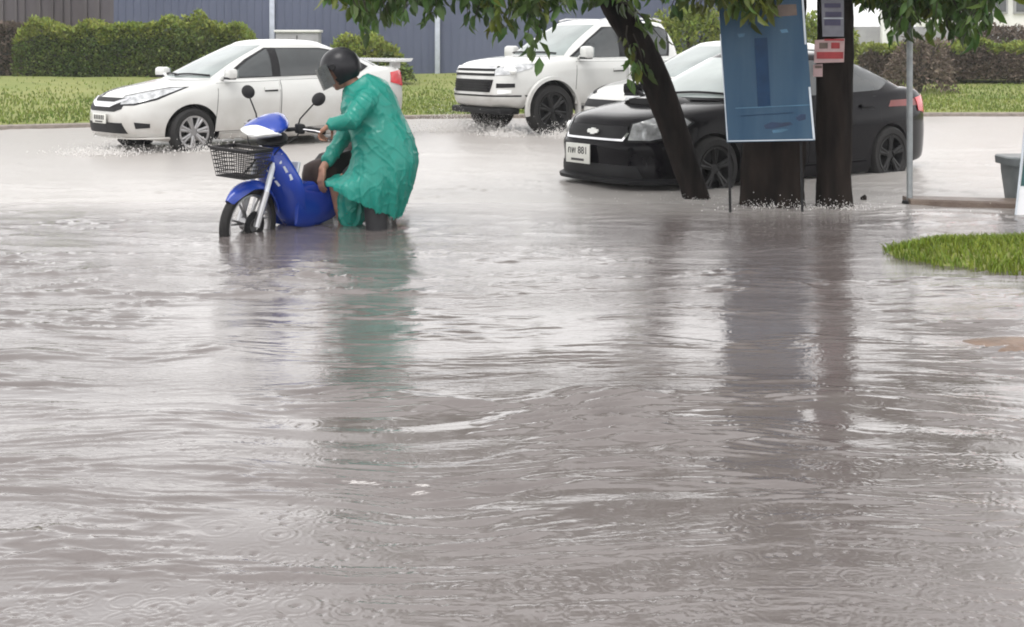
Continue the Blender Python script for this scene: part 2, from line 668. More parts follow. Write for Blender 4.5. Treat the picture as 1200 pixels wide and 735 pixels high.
def verge_z(X, Y):
    d = Y - kerb_y(X)
    z = np.clip(d / .25, 0, 1) * .17 - .10
    z = z + np.clip(d - .3, 0, 9) * .062
    return z + .05 * fract_noise2(X * .5, Y * .5, 3, 3)


def verge():
    xs = np.concatenate([np.linspace(-60, -14, 24), np.linspace(-13.6, 22, 140), np.linspace(23, 60, 20)])
    rows = np.concatenate([[-.05, 0, .06, .12, .18, .25], np.linspace(.4, 9, 60), [12, 20, 60, 300]])
    ky = kerb_y(xs)
    Y = ky[None, :] + rows[:, None]
    X = np.broadcast_to(xs[None, :], Y.shape)
    Z = verge_z(X, Y)
    nx, ny = len(xs), len(rows)
    v = np.stack([X, Y, Z], -1).reshape(-1, 3)
    i = np.arange((nx - 1) * (ny - 1)); r, c = i // (nx - 1), i % (nx - 1); a = r * nx + c
    f = np.stack([a, a + 1, a + nx + 1, a + nx], 1)
    o = mesh_np('grass_verge', v, f, M['verge'], smooth=True)
    tag(o, 'sloping grass verge beyond the flooded road', 'verge', kind='structure')
    # raised kerb along the verge
    k = MB()
    xs2 = np.linspace(-30, 40, 90)
    rings = []
    for x in xs2:
        y = float(kerb_y(x))
        rings.append([(x, y - .16, -.2), (x, y - .16, .055), (x, y - .13, .07), (x, y + .04, .07), (x, y + .04, -.2)])
    k.loft(rings)
    o = k.build('verge_kerb', M['kerb'], None, smooth=30)
    tag(o, 'low concrete kerb along the far grass verge', 'kerb', kind='structure')


verge()


def blades(name, n, area, zf, hgt, wid, m, label, cat, lean=.5, seed=4, parent=None):
    g = np.random.default_rng(seed)
    P = area(g, n)
    n = len(P)
    z = zf(P[:, 0], P[:, 1])
    a = g.uniform(0, 2 * np.pi, n)
    h = hgt * g.uniform(.5, 1.4, n)
    la = g.uniform(0, 2 * np.pi, n); ll = lean * h * g.uniform(.2, 1.1, n)
    dx, dy = np.cos(a) * wid / 2, np.sin(a) * wid / 2
    b0 = np.stack([P[:, 0] - dx, P[:, 1] - dy, z - .01], 1)
    b1 = np.stack([P[:, 0] + dx, P[:, 1] + dy, z - .01], 1)
    mx = np.stack([P[:, 0] + np.cos(la) * ll * .35, P[:, 1] + np.sin(la) * ll * .35, z + h * .6], 1)
    m0 = mx - np.stack([dx, dy, 0 * dx], 1) * .7; m1 = mx + np.stack([dx, dy, 0 * dx], 1) * .7
    tp = np.stack([P[:, 0] + np.cos(la) * ll, P[:, 1] + np.sin(la) * ll, z + h], 1)
    v = np.stack([b0, b1, m1, m0, tp], 1).reshape(-1, 3)
    k = np.arange(n) * 5
    f = np.concatenate([np.stack([k, k + 1, k + 2], 1), np.stack([k, k + 2, k + 3], 1), np.stack([k + 3, k + 2, k + 4], 1)])
    o = mesh_np(name, v, f, m, parent)
    return tag(o, label, cat, kind='stuff')


def far_area(g, n):
    x = g.uniform(-13, 16, n)
    d = np.abs(g.normal(0, 1, n)) * 3.0 + .1
    return np.stack([x, kerb_y(x) + d], 1)


blades('verge_grass', 34000, far_area, verge_z, .05, .028, M['grass'], 'rough green grass covering the far verge behind the cars', 'grass')


# near grass bank at the right
def bank_edge(X):
    return np.interp(X, [2.4, 2.62, 2.95, 3.5, 4.4, 6.5], [0.02, .36, .62, .82, 1.05, 1.4])


def bank_z(X, Y):
    c = 8.33 - .12 * (X - 2.5)
    w_ = bank_edge(X)
    d = 1 - np.abs(Y - c + .10 * fract_noise2(X * 3, Y * 3, 21, 2)) / np.maximum(w_, .02)
    return np.clip(d, -1.5, 1) * .10 * np.clip((X - 2.3) * 1.9, .2, 1.0) - np.clip((2.46 - X) * 2, 0, .5) + .012 * fract_noise2(X * 4, Y * 4, 5, 3)


bo = sheet('grass_bank', np.linspace(2.2, 6.5, 90), np.linspace(7.0, 10.2, 70), lambda X, Y: np.where(bank_z(X, Y) < -.04, -.09, bank_z(X, Y) - .01), M['verge'], kind='structure')
tag(bo, 'low grassy bank rising from the water at the right edge', 'bank')


def bank_area(g, n):
    x = g.uniform(2.4, 6.3, n); y = g.uniform(7.0, 10.1, n)
    z = bank_z(x, y)
    keep = z + g.normal(0, .012, n) > -.005
    return np.stack([x[keep], y[keep]], 1)


blades('bank_grass', 42000, bank_area, lambda x, y: bank_z(x, y), .042, .010, mat('bank_grass_blades', (.10, .165, .012), .5, col2=(.19, .25, .03), scale=.9, transl=.35, island=.4),
       'bright wet grass on the bank at the right edge of the water', 'grass', lean=.9, seed=9)


# ---- flood water
def water():
    py = np.linspace(790, 105, 860)
    yy = np.concatenate([[-30, -8, 0.4], EYE * 1500 / (py - 51.0), [40.5]])
    px = np.linspace(-1.06, 1.06, 860)
    side = np.array([1.3, 2.0, 4.0, 10.0])
    u = np.concatenate([-side[::-1], px, side])
    Yg = np.broadcast_to(yy[:, None], (len(yy), len(u))).copy()
    hw = np.maximum(np.abs(Yg) * .41, 1.2) + .35
    Xg = u[None, :] * hw
    # patchiness: choppy where the wind catches it, smoother pitted by rain elsewhere
    patch = fract_noise2(Xg * .22 + 3.3, Yg * .30 + 1.7, 40, 4)
    chop = np.clip(.50 + 1.3 * patch, .14, 1.0)
    band = np.exp(-((Yg - 4.6) / .75) ** 2) * np.clip((Xg + 1.2) / 1.2, 0, 1)
    chop = np.clip(chop * .75 + .45 * band, .12, 1.0)
    chop = np.clip(chop + .28 * np.exp(-((Yg - 7.6) / 1.5) ** 2), .1, 1.25)
    calm = np.clip((Yg - 2.6) / 1.1, .22, 1)
    chop = chop * calm
    wx = Xg + .25 * fract_noise2(Xg * .8, Yg * .8, 55, 2)
    wy = Yg + .30 * fract_noise2(Xg * .7 + 9, Yg * .9, 56, 2)
    z = .013 * fract_noise2(wx * .35, wy * .8, 60, 2) * np.clip(chop, .4, 1)
    z += .015 * chop * fract_noise2(wx * 1.1, wy * 4.2, 61, 2, .5)
    mod = np.clip(.35 + 1.6 * fract_noise2(wx * 1.1 + 4, wy * 4.0, 64, 2), 0, 1.4)
    rid = 1 - np.abs(fract_noise2(wx * 2.1, wy * 13.0, 62, 2, .45)) * 2
    z += .022 * chop * rid * mod
    z += .024 * chop * mod * fract_noise2(wx * 4.6, wy * 24, 63, 2, .5) * np.clip(14 / np.maximum(Yg, 1), .2, 1)
    # rain drop rings and pits
    g = np.random.default_rng(77)
    ny, nx = Xg.shape
    ysort = yy
    N = 3600
    inv = g.uniform(1 / 15.0, 1 / 2.3, N)
    cy = 1 / inv
    cx = g.uniform(-1, 1, N) * cy * .43
    rad = g.uniform(.008, .06, N)
    amp = g.uniform(.0001, .0007, N) * g.uniform(.3, 1, N)
    for k in range(N):
        r = rad[k] * 1.9 + .012
        i0, i1 = np.searchsorted(ysort, [cy[k] - r, cy[k] + r])
        if i1 - i0 < 2: continue
        row = Xg[(i0 + i1) // 2]
        j0, j1 = np.searchsorted(row, [cx[k] - r, cx[k] + r])
        if j1 - j0 < 2: continue
        dx = Xg[i0:i1, j0:j1] - cx[k]; dy = Yg[i0:i1, j0:j1] - cy[k]
        d = np.sqrt(dx * dx + dy * dy)
        wl = .010 + rad[k] * .22
        z[i0:i1, j0:j1] += amp[k] * np.cos((d - rad[k]) * 2 * np.pi / wl) * np.exp(-((d - rad[k]) / (wl * .8)) ** 2)
        if k % 3 != 0:
            z[i0:i1, j0:j1] += -.0042 * np.clip(1.5 - cy[k] / 4.2, .0, 1) * (rad[k] / .06 + .25) * np.exp(-(d / .009) ** 2)
    # wakes round things standing in the stream
    z += .006 * np.clip((Yg - 8.8) / 1.5, 0, 1) * np.clip((14 - Yg) / 2, 0, 1) * fract_noise2(wx * 2.6, wy * 5.5, 66, 2)
    for (bx, by, br, ba) in ((1.66, 11.45, .20, .02), (2.24, 11.0, .34, .02), (2.72, 10.85, .22, .02), (-2.06, 9.6, .12, .015), (-1.1, 9.6, .25, .015), (-1.0, 7.4, .28, .022)):
        d = np.sqrt((Xg - bx) ** 2 * .5 + (Yg - by) ** 2)
        z += ba * .22 * np.cos((d - br) * 34) * np.exp(-np.clip(d - br, 0, 9) * 4.5) * np.clip((d - br * .5) * 6, 0, 1)
    far = (Yg > 25) | (Yg < 1.2) | (np.abs(Xg) > hw * 1.2)
    z = np.where(far, 0.0, z)
    nyy, nxx = Xg.shape
    v = np.stack([Xg, Yg, z], -1).reshape(-1, 3)
    i = np.arange((nxx - 1) * (nyy - 1)); r, c = i // (nxx - 1), i % (nxx - 1); a = r * nxx + c
    f = np.stack([a, a + 1, a + nxx + 1, a + nxx], 1)
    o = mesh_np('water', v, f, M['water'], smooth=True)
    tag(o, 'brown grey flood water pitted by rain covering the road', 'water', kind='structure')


water()

# mud bar showing in the stream at the right
mb = MB()
rr_ = []
for k in range(9):
    t = k / 8
    rr_.append([])
    s_ = (1 - (t) ** 2) ** .5 if t < 1 else .02
    for j in range(28):
        a = 2 * PI * j / 28
        rr_[-1].append((2.30 + math.cos(a) * .30 * s_ * (1 + .12 * math.sin(3 * a + 1)), 5.86 + math.sin(a) * .19 * s_ * (1 + .1 * math.sin(2 * a)), -.03 + .052 * t))
mb.loft(rr_)
tag(mb.build('mud_patch', M['mud'], None), 'reddish brown mud showing through the water at the right', 'mud', kind='structure')


# ------------------------------------------------------------------ walls and buildings behind
def wall_blue():
    root = empty('boundary_wall', (-2.5, 33, 0))
    tag(root, 'long blue grey panelled wall behind the hedge and the cars', 'wall')
    x0, x1, y, zt = -7.75, 8.2, .0, 2.8
    MB().box(((x0 + x1) / 2, y, zt / 2 + .1), (x1 - x0, .12, zt - .2)).build('panel', M['bluewall'], root, smooth=0)
    b = MB()
    for k in range(80):
        b.box((x0 + .1 + k * .195, -.066, zt / 2 + .1), (.03, .012, zt - .22))
    b.build('ribs', M['bluewall'], root, smooth=0)
    for px_ in (320, 513):
        xx = (px_ - 600) / 1500 * 33 + 2.5
        MB().box((xx, -.12, zt / 2), (.13, .1, zt), bev=.01).build('post', M['post'], root)
    MB().box(((x0 + x1) / 2, 0, zt + .02), (x1 - x0, .18, .06)).build('coping', M['greywall'], root, smooth=0)


wall_blue()


def brown_building():
    root = empty('brown_building', (-11.5, 33.5, 0))
    tag(root, 'dark brown clad building with a red brown corner pillar behind the hedge', 'building')
    MB().box((-3.6, 2, 2.0), (10.0, 4, 4.0)).build('wall', M['darkwall'], root, smooth=0)
    b = MB()
    g = random.Random(3)
    x = -8.4
    while x < 1.3:
        wd = g.uniform(.15, .5)
        b.box((x, -.02, 2.0), (wd * .3, .05, 3.9))
        x += wd
    b.build('cladding_ribs', mat('brown_ribs', (.045, .037, .04), .6, col2=(.10, .088, .095), scale=.8, stretch=(2, 2, .1)), root, smooth=0)
    MB().box((1.55, -.05, 2.0), (.34, .3, 4.0), bev=.01).build('pillar', M['pillar'], root)
    MB().box((1.86, -.05, 2.0), (.16, .2, 4.0), bev=.01).build('pale_downpipe', M['post'], root)
    MB().box((-3.6, 2, 4.05), (10.3, 4.4, .12)).build('roof', M['greywall'], root, smooth=0)


brown_building()


def pale_house():
    root = empty('pale_house', (18.0, 42, 0))
    tag(root, 'pale house with a faded red band low on its wall at the far right', 'house')
    MB().box((0, 2, 2.2), (7.0, 4, 4.4)).build('wall', M['pale'], root, smooth=0)
    MB().box((0, -.08, 1.55), (7.1, .22, .22)).build('red_band', M['pinkred'], root, smooth=0)
    for k in (-2.2, -1.1, 1.6):
        f = MB().box((k, -.03, 2.75), (.9, .08, .8)).build('window', M['greywall'], root, smooth=0)
        MB().box((k, -.06, 2.75), (.76, .05, .66)).build('pane', M['glass'], f, smooth=0)
    r = MB()
    r.loft([[(-3.9, -.6, 4.4), (3.9, -.6, 4.4), (3.9, 2, 5.6), (-3.9, 2, 5.6)], [(-3.9, -.6, 4.5), (3.9, -.6, 4.5), (3.9, 2, 5.72), (-3.9, 2, 5.72)]])
    r.build('roof', M['pinkred'], root, smooth=0)


pale_house()


def right_wall():
    root = empty('grey_wall', (10.5, 36, 0))
    tag(root, 'grey wall with a white gate pillar behind the leaves at the right', 'wall')
    MB().box((.2, 0, 1.0), (9.0, .15, 1.7)).build('panel', M['greywall'], root, smooth=0)
    MB().box((-.02, -.15, 1.3), (.3, .3, 2.0), bev=.01).build('gate_pillar', M['pale'], root)


right_wall()


def grey_block():
    root = empty('utility_box', (-5.25, 31.5, .45))
    tag(root, 'low grey utility box beside the shrub in front of the blue wall', 'utility box')
    MB().box((0, 0, .60), (1.05, .5, 1.2), bev=.02).build('cabinet', M['greywall'], root)
    MB().box((0, 0, 1.23), (1.12, .58, .06), bev=.01).build('lid', M['pale'], root)
    MB().box((0, -.256, .60), (.02, .012, 1.05)).build('door_gap', M['dark'], root)


grey_block()


# ------------------------------------------------------------------ foliage
def leaf_cloud(pts, nrm, size, asp, seed, droop=.3, jit=.6):
    """leaf-shaped folded faces at pts ; returns verts, faces (6 verts, 4 tris as quads)"""
    g = np.random.default_rng(seed)
    n = len(pts)
    L = size * g.uniform(.6, 1.3, n)
    W = L * asp * g.uniform(.8, 1.2, n)
    d = nrm + g.normal(0, jit, (n, 3))
    d[:, 2] -= droop
    d /= np.linalg.norm(d, axis=1)[:, None] + 1e-9
    r = g.normal(0, 1, (n, 3))
    s = np.cross(d, r); s /= np.linalg.norm(s, axis=1)[:, None] + 1e-9
    k = np.cross(s, d)
    L = L[:, None]; W = W[:, None]
    b = pts
    m1 = pts + d * L * .35; m2 = pts + d * L * .72 - k * L * .05; tip = pts + d * L - k * L * .16
    fold = W * .28
    v = np.stack([b, m1 + s * W * .5 + k * fold, m1, m1 - s * W * .5 + k * fold, m2 + s * W * .36 + k * fold * .6, m2, m2 - s * W * .36 + k * fold * .6, tip], 1).reshape(-1, 3)
    i = np.arange(n) * 8
    f = np.concatenate([np.stack([i, i + 1, i + 2], 1), np.stack([i, i + 2, i + 3], 1),
                        np.stack([i + 1, i + 4, i + 5], 1), np.stack([i + 1, i + 5, i + 2], 1), np.stack([i + 2, i + 5, i + 6], 1), np.stack([i + 2, i + 6, i + 3], 1),
                        np.stack([i + 4, i + 7, i + 5], 1), np.stack([i + 5, i + 7, i + 6], 1)])
    return v, f


def hedge(name, label, x0, x1, y, depth, zb, zt, m_low, m_top, n, seed, size=.09, cat='hedge', lumps=1.0, topfrac=.25, loc=None):
    root = empty(name, ((x0 + x1) / 2, y, zb))
    tag(root, label, cat)
    cx = (x0 + x1) / 2
    g = np.random.default_rng(seed)
    # points on/near the surface of a lumpy box
    t = g.uniform(0, 1, n)
    x = g.uniform(x0, x1, n)
    ed = np.minimum(1, np.minimum(x - x0, x1 - x) / .35)
    hgt = (zt - zb) * (.90 + .22 * lumps * fract_noise2(x * 1.3, x * 0 + seed, seed, 3)) * (.72 + .28 * np.sqrt(np.clip(ed, 0, 1)))
    front = t < .55
    top = (t >= .55) & (t < .85)
    dd = depth * (1 + .18 * fract_noise2(x * 1.1, x * 0 + 5.5, seed + 1, 2))
    hz = g.uniform(0, 1, n) ** .9
    yy = np.where(front, -dd / 2 * np.sqrt(1 - .35 * hz ** 3), g.uniform(-.5, .5, n) * dd)
    zz = np.where(front, hz * hgt, np.where(top, hgt * g.uniform(.9, 1.02, n), g.uniform(0, 1, n) * hgt))
    yy = np.where(front | top, yy, dd / 2 * g.choice([-.8, 1.0], n))
    yy = yy + .07 * fract_noise2(x * 3.5, zz * 3.5, seed + 2, 2) + g.normal(0, .025, n)
    P = np.stack([x - cx, yy, zz], 1)
    N = np.stack([np.zeros(n), np.where(front, -1.0, .0), np.where(top, 1.0, .35)], 1)
    v, f = leaf_cloud(P, N, size, .55, seed, .1, .55)
    hi = (zz / hgt + .25 * fract_noise2(x * 2.0, zz * 2.0, seed + 7, 2)) > (1 - topfrac)
    mi = np.tile(hi.astype(int), 8)
    o = mesh_np('foliage', v, f, [m_low, m_top], root, mi=mi)
    # dense twiggy core
    b = MB()
    rings = []
    for k in range(25):
        tx = k / 24
        xx = x0 + .12 + (x1 - x0 - .24) * tx
        e = math.sqrt(min(1, min(tx, 1 - tx) * 8 + .05))
        hh = (zt - zb) * .80 * (.7 + .3 * e) * (1 + .12 * noise.noise((xx * 1.7, seed, 0)))
        q = depth * .40 * (.6 + .4 * e)
        rings.append([(xx - cx, -q, 0), (xx - cx, -q * .95, hh * .7), (xx - cx, -q * .6, hh), (xx - cx, q * .6, hh), (xx - cx, q, hh * .7), (xx - cx, q, 0)])
    b.loft(rings)
    b.build('branches', M['core'], root)
    return root


def bush(name, label, c, r, m_low, m_top, n, seed, size=.10, trunk=True, cat='shrub', topfrac=.35):
    root = empty(name, (c[0], c[1], c[2]))
    tag(root, label, cat)
    g = np.random.default_rng(seed)
    th = g.normal(0, 1, (n, 3)); th /= np.linalg.norm(th, axis=1)[:, None]
    th[:, 2] = np.abs(th[:, 2]) * 1.0 - .12
    rad = g.uniform(.55, 1.0, n) ** .5 * (1 + .32 * fract_noise2(th[:, 0] * 2.2 + seed, th[:, 2] * 2.2 + th[:, 1], seed, 3))
    P = th * rad[:, None] * np.array(r)
    P[:, 2] += r[2] * .14
    v, f = leaf_cloud(P, th * .8, size, .5, seed, .1, .6)
    hi = th[:, 2] + .4 * fract_noise2(P[:, 0] * 2.5, P[:, 2] * 2.5, seed + 3, 2) > 1 - topfrac * 1.6
    mesh_np('crown', v, f, [m_low, m_top], root, mi=np.tile(hi.astype(int), 8))
    b = MB()
    q = random.Random(seed)
    for k in range(7):
        a = 2 * PI * k / 7 + q.uniform(-.3, .3)
        b.tube([(0, 0, -.05), (math.cos(a) * r[0] * .25, math.sin(a) * r[1] * .25, r[2] * .4), (math.cos(a) * r[0] * .6, math.sin(a) * r[1] * .6, r[2] * .85)], [.05, .035, .012], 6)
    b.build('trunk', M['twig'], root)
    return root


hedge('clipped_hedge', 'long clipped green hedge with yellow green tips along the left verge', -11.55, -6.15, 30.2, 1.1, .52, 1.95, M['hedge'], M['hedgetop'], 17000, 12, .10)
hedge('brown_hedge', 'dull brown leafed bush at the far left end of the hedge', -14.5, -11.5, 30.6, 1.0, .5, 1.95, M['brownbush'], M['brownbush'], 6000, 31, .10, cat='bush')
hedge('dry_hedge', 'low brownish hedge with greener top along the right verge', 8.3, 14.6, 31.0, 1.1, .52, 1.42, M['brownbush'], M['hedgetop'], 14000, 14, .10, topfrac=.14)
bush('sprouting_shrub', 'yellow green shrub sprouting from the right end of the hedge', (-7.35, 29.9, 1.35), (.5, .5, .72), M['hedge'], M['hedgetop'], 1500, 15, .09)
bush('round_shrub', 'rounded green shrub behind the boot of the white saloon', (-3.35, 29.5, .55), (.98, .8, 1.02), M['hedge'], M['hedgetop'], 6000, 16, .10)
bush('bare_shrub', 'greyish brown shrub with a thick stem on the right verge', (8.95, 28.2, .32), (.78, .6, 1.25), M['brownbush'], M['brownbush'], 2000, 17, .09)
bush('pale_bush', 'pale green bush between the blue sign and the white hatchback roof', (4.35, 31.0, .5), (1.3, .9, 1.75), M['hedge'], M['hedgetop'], 6500, 18, .11, topfrac=.6)
bush('tall_pale_bush', 'pale green bush behind the black saloon, right of the dark trunk', (7.6, 31.5, .5), (1.0, .8, 1.5), M['brownbush'], M['hedgetop'], 4500, 19, .11, topfrac=.7)
bush('right_back_bush', 'olive bush against the grey wall behind the dry hedge', (12.9, 33.6, .5), (2.2, .8, 1.35), M['hedge'], M['brownbush'], 6000, 20, .11)


# ------------------------------------------------------------------ trees in the water
def PX(px, py, Y):
    """a point read off the picture at a chosen distance (planning helper)"""
    return Vector(((px - 600) / 1500 * Y, Y, EYE - (py - 51) / 1500 * Y))


def tree(name, label, base, trunk_pts, trunk_r, limbs, twigs, m_leaf, bark, crown_fill, seed, group=None, lumps=0.0, leafsize=.137, mix=None):
    root = empty(name, base)
    tag(root, label, 'tree', group)
    B = Vector(base)
    q = random.Random(seed)
    # trunk with knobbly outline
    pts = catmull(trunk_pts, 12)
    rs = [float(r[0]) for r in catmull([(r,) for r in trunk_r], 12)]
    rings = []
    n = 40
    for i, p in enumerate(pts):
        p = Vector(p) - B
        a = Vector(pts[max(i - 1, 0)]); c = Vector(pts[min(i + 1, len(pts) - 1)])
        d = (c - a).normalized()
        u = d.cross(Vector((0, 1, 0))).normalized(); v = u.cross(d).normalized()
        ring = []
        for j in range(n):
            an = 2 * PI * j / n
            rr = rs[i] * (1 + .05 * noise.noise((an * 3.1, seed, p.z * 5)) + .035 * noise.noise((an * 7.0, seed, p.z * 9)) + .10 * noise.noise((math.cos(an) * 1.3 + seed, math.sin(an) * 1.3, p.z * 1.6)) + lumps * .16 * math.cos(2 * an) + lumps * .12 * math.cos(3 * an + p.z))
            ring.append(p + (u * math.cos(an) + v * math.sin(an)) * rr)
        rings.append(ring)
    MB().loft(rings).build('trunk', bark, root, smooth=60)
    for lb in limbs:
        lp = [Vector(x) - B for x in catmull(lb[0], 4)]
        k = len(lp)
        MB().tube(lp, [lb[1] + (lb[2] - lb[1]) * i / (k - 1) for i in range(k)], 9).build('limb', bark, root)
    # crown: drooping twigs, each carrying leaves
    P, N, MI = [], [], []
    tw = MB()
    for (s, e, nl, kind) in twigs:
        s, e = Vector(s), Vector(e)
        mid = s.lerp(e, .5) + Vector((q.uniform(-.06, .06), q.uniform(-.06, .06), (s - e).length * .12))
        cv = [Vector(x) - B for x in catmull([s, mid, e], 5)]
        tw.tube(cv, [.009 - .006 * i / (len(cv) - 1) for i in range(len(cv))], 4)
        for k in range(nl):
            t = q.uniform(.15, 1) * (len(cv) - 1)
            i = min(int(t), len(cv) - 2)
            p = cv[i].lerp(cv[i + 1], t - i)
            an = q.uniform(0, 2 * PI)
            d = (cv[i + 1] - cv[i]).normalized() * .7 + Vector((math.cos(an), math.sin(an), q.uniform(-.7, .1))) * .8
            P.append(p + Vector((q.gauss(0, .03), q.gauss(0, .05), q.gauss(0, .025))))
            N.append(d)
            MI.append(kind)
    for (c, r, nt_, nl) in crown_fill:
        c = Vector(c) - B
        for k in range(nt_):
            o = Vector((q.gauss(0, 1), q.gauss(0, 1), q.gauss(0, 1)))
            o = o.normalized() * (q.uniform(.2, 1) ** .4)
            p0 = c + Vector((o.x * r[0], o.y * r[1], o.z * r[2]))
            d = Vector((o.x + q.gauss(0, .4), o.y + q.gauss(0, .4), -.4 + q.gauss(0, .3))).normalized() * q.uniform(.35, .6)
            tw.tube([p0 - d * .4, p0, p0 + d], [.012, .007, .003], 4)
            for m in range(nl):
                t = q.uniform(-.2, 1)
                an = q.uniform(0, 2 * PI)
                P.append(p0 + d * t + Vector((q.gauss(0, .02), q.gauss(0, .02), q.gauss(0, .02))))
                N.append(Vector((math.cos(an), math.sin(an), q.uniform(-.8, .2))))
                MI.append(1 if q.random() < .1 else 0)
    v, f = leaf_cloud(np.array([tuple(p) for p in P]), np.array([tuple(p) for p in N]), leafsize, .42, seed, .75, .3)
    cr = mesh_np('crown', v, f, [m_leaf, M['leafy']], root, mi=np.tile(np.array(MI), 8))
    t_ = tw.build('twigs', M['twig'], cr, smooth=60, merge=False)
    return root


def hang(cols, Y, q, top=-60):
    """drooping twigs: (px, lowest py, how many, kind)"""
    out = []
    for (px, py, k, kind) in cols:
        for i in range(int(k * 1.7)):
            yy = Y + q.uniform(-.5, .6)
            ex = px + q.uniform(-9, 9)
            ey = py - q.uniform(0, 1) ** 1.5 * (py - top) * .55
            sx = ex + q.uniform(-50, 50)
            out.append((PX(sx, min(ey - q.uniform(45, 95), top + 30), yy), PX(ex, ey - 12, yy), q.randint(14, 22), kind if q.random() < .85 else 1 - kind))
    return out


q = random.Random(5)
Yt = 11.4
tw1 = hang([(388, 18, 3, 0), (400, 26, 3, 0), (418, 40, 4, 0), (435, 44, 4, 0), (452, 40, 4, 0), (468, 30, 3, 0), (485, 26, 3, 0), (505, 30, 3, 0), (520, 14, 2, 0), (535, 20, 2, 0),
            (556, 45, 3, 0), (570, 30, 2, 0), (588, 46, 3, 1), (606, 26, 3, 0), (622, 40, 3, 0), (640, 40, 3, 0), (655, 24, 3, 0), (675, 16, 2, 0), (690, 18, 2, 0), (705, 12, 2, 0)], 10.6, q)
tw1 += [(PX(655, 5, 10.4), PX(626, 66, 10.4), 13, 0), (PX(640, 0, 10.3), PX(618, 48, 10.3), 12, 0)]
# sprouts on the leaning trunk
tw1 += [(PX(742, 40, 11.2), PX(757, 88, 11.15), 10, 0), (PX(735, 30, 11.2), PX(750, 78, 11.1), 7, 1), (PX(740, 10, 11.2), PX(775, 45, 11.2), 12, 0), (PX(720, 0, 11.2), PX(760, 30, 11.2), 12, 0), (PX(745, 60, 11.2), PX(742, 98, 11.1), 8, 0)]
tree('leaning_tree', 'slender dark tree leaning left, its leafy branches hanging over the pickup', PX(817, 236, Yt) - Vector((0, 0, .2)),
     [PX(822, 262, Yt), PX(817, 236, Yt), PX(802, 190, Yt), PX(786, 140, Yt), PX(766, 90, Yt), PX(741, 40, Yt), PX(716, -4, Yt), PX(690, -70, Yt - .1), PX(665, -130, Yt - .2), PX(640, -200, Yt - .3), PX(620, -260, Yt - .3)],
     [.15, .122, .118, .125, .135, .128, .125, .11, .09, .06, .03],
     [([PX(702, -40, Yt), PX(640, -70, 11), PX(560, -70, 10.7), PX(470, -50, 10.6), PX(400, -30, 10.5)], .06, .015),
      ([PX(690, -70, Yt), PX(720, -120, 11), PX(790, -150, 10.6)], .06, .02),
      ([PX(660, -140, 11.1), PX(600, -130, 10.4), PX(520, -150, 9.8)], .05, .015),
      ([PX(768, 95, 11.25), PX(757, 84, 11.1), PX(752, 62, 11.1)], .016, .006)],
     tw1, M['leaf'], M['bark'],
     [((.2, 10.8, 3.35), (1.4, 1.2, .5), 190, 12), ((-.9, 10.7, 2.7), (.6, .9, .3), 25, 12)], 6)

tw2 = hang([(722, 10, 2, 0), (745, 22, 3, 0), (768, 20, 3, 0), (785, 26, 3, 0), (800, 10, 3, 0), (818, 22, 3, 1), (832, 14, 3, 1), (850, 22, 3, 1), (866, 30, 4, 1), (884, 32, 4, 1), (902, 26, 4, 1), (920, 8, 3, 0), (940, 2, 2, 0)], 10.25, q)
tree('thick_tree', 'thick dark trunk standing in water right behind the blue sign', PX(907, 240, 11.0) - Vector((0, 0, .2)),
     [PX(907, 270, 11.0), PX(907, 240, 11.0), PX(906, 205, 11.0), PX(908, 165, 11.0), PX(905, 90, 11.0), PX(908, 0, 11.0), PX(912, -90, 11.0), PX(905, -180, 11.0), PX(900, -270, 11.0)],
     [.31, .265, .25, .25, .24, .23, .21, .13, .06],
     [([PX(910, -60, 11), PX(850, -130, 10.6), PX(780, -150, 10.3)], .09, .025), ([PX(910, -80, 11), PX(960, -140, 10.6), PX(1010, -160, 10.3)], .09, .025)],
     tw2, M['leaf'], M['bark2'],
     [((1.8, 10.6, 3.4), (1.3, 1.2, .55), 190, 12)], 8, lumps=.5)

tw3 = hang([(1000, 12, 2, 0), (1012, 22, 3, 0), (1028, 16, 3, 0), (1050, 46, 5, 0), (1064, 60, 5, 0), (1078, 56, 5, 0), (1094, 50, 5, 0), (1112, 48, 5, 0), (1128, 54, 5, 0), (1140, 54, 5, 0), (1150, 40, 4, 0), (1040, 30, 3, 0), (1186, 8, 1, 1)], 10.5, q)
tree('straight_tree', 'straight dark trunk with paper notices nailed to it, leafy branch at its right', PX(977, 243, 10.85) - Vector((0, 0, .2)),
     [PX(977, 270, 10.85), PX(977, 243, 10.85), PX(977, 200, 10.85), PX(978, 120, 10.85), PX(979, 40, 10.85), PX(979, -40, 10.85), PX(982, -120, 10.85), PX(986, -180, 10.85), PX(988, -240, 10.85)],
     [.165, .148, .142, .15, .146, .14, .13, .09, .05],
     [([PX(980, -60, 10.85), PX(1040, -90, 10.7), PX(1110, -70, 10.5), PX(1160, -40, 10.4)], .06, .015), ([PX(983, -120, 10.85), PX(1040, -160, 10.6)], .06, .02)],
     tw3, M['leaf'], M['bark2'],
     [((3.1, 10.6, 3.1), (1.0, 1.1, .45), 110, 12)], 10)

# ------------------------------------------------------------------ vehicles
def ring_pts(rg, nt, xc=0.0):
    xf, zf, xr, zr, wd, zs, nf, nr = rg
    out = []
    for j in range(nt):
        a = 2 * PI * (j + .5) / nt
        c, s_ = math.cos(a), math.sin(a)
        n = nf if c > 0 else nr
        ex = abs(c) ** (2 / n)
        ey = abs(s_) ** (2 / n)
        ax = (xf - xc) if c > 0 else (xc - xr)
        x = xc + math.copysign(ex, c) * ax
        y = math.copysign(ey, s_) * wd
        k = max(0, (ex - .45) / .55)
        k = k * k * (3 - 2 * k)
        z = zs + ((zf if c > 0 else zr) - zs) * k
        out.append((x, y, z))
    return out


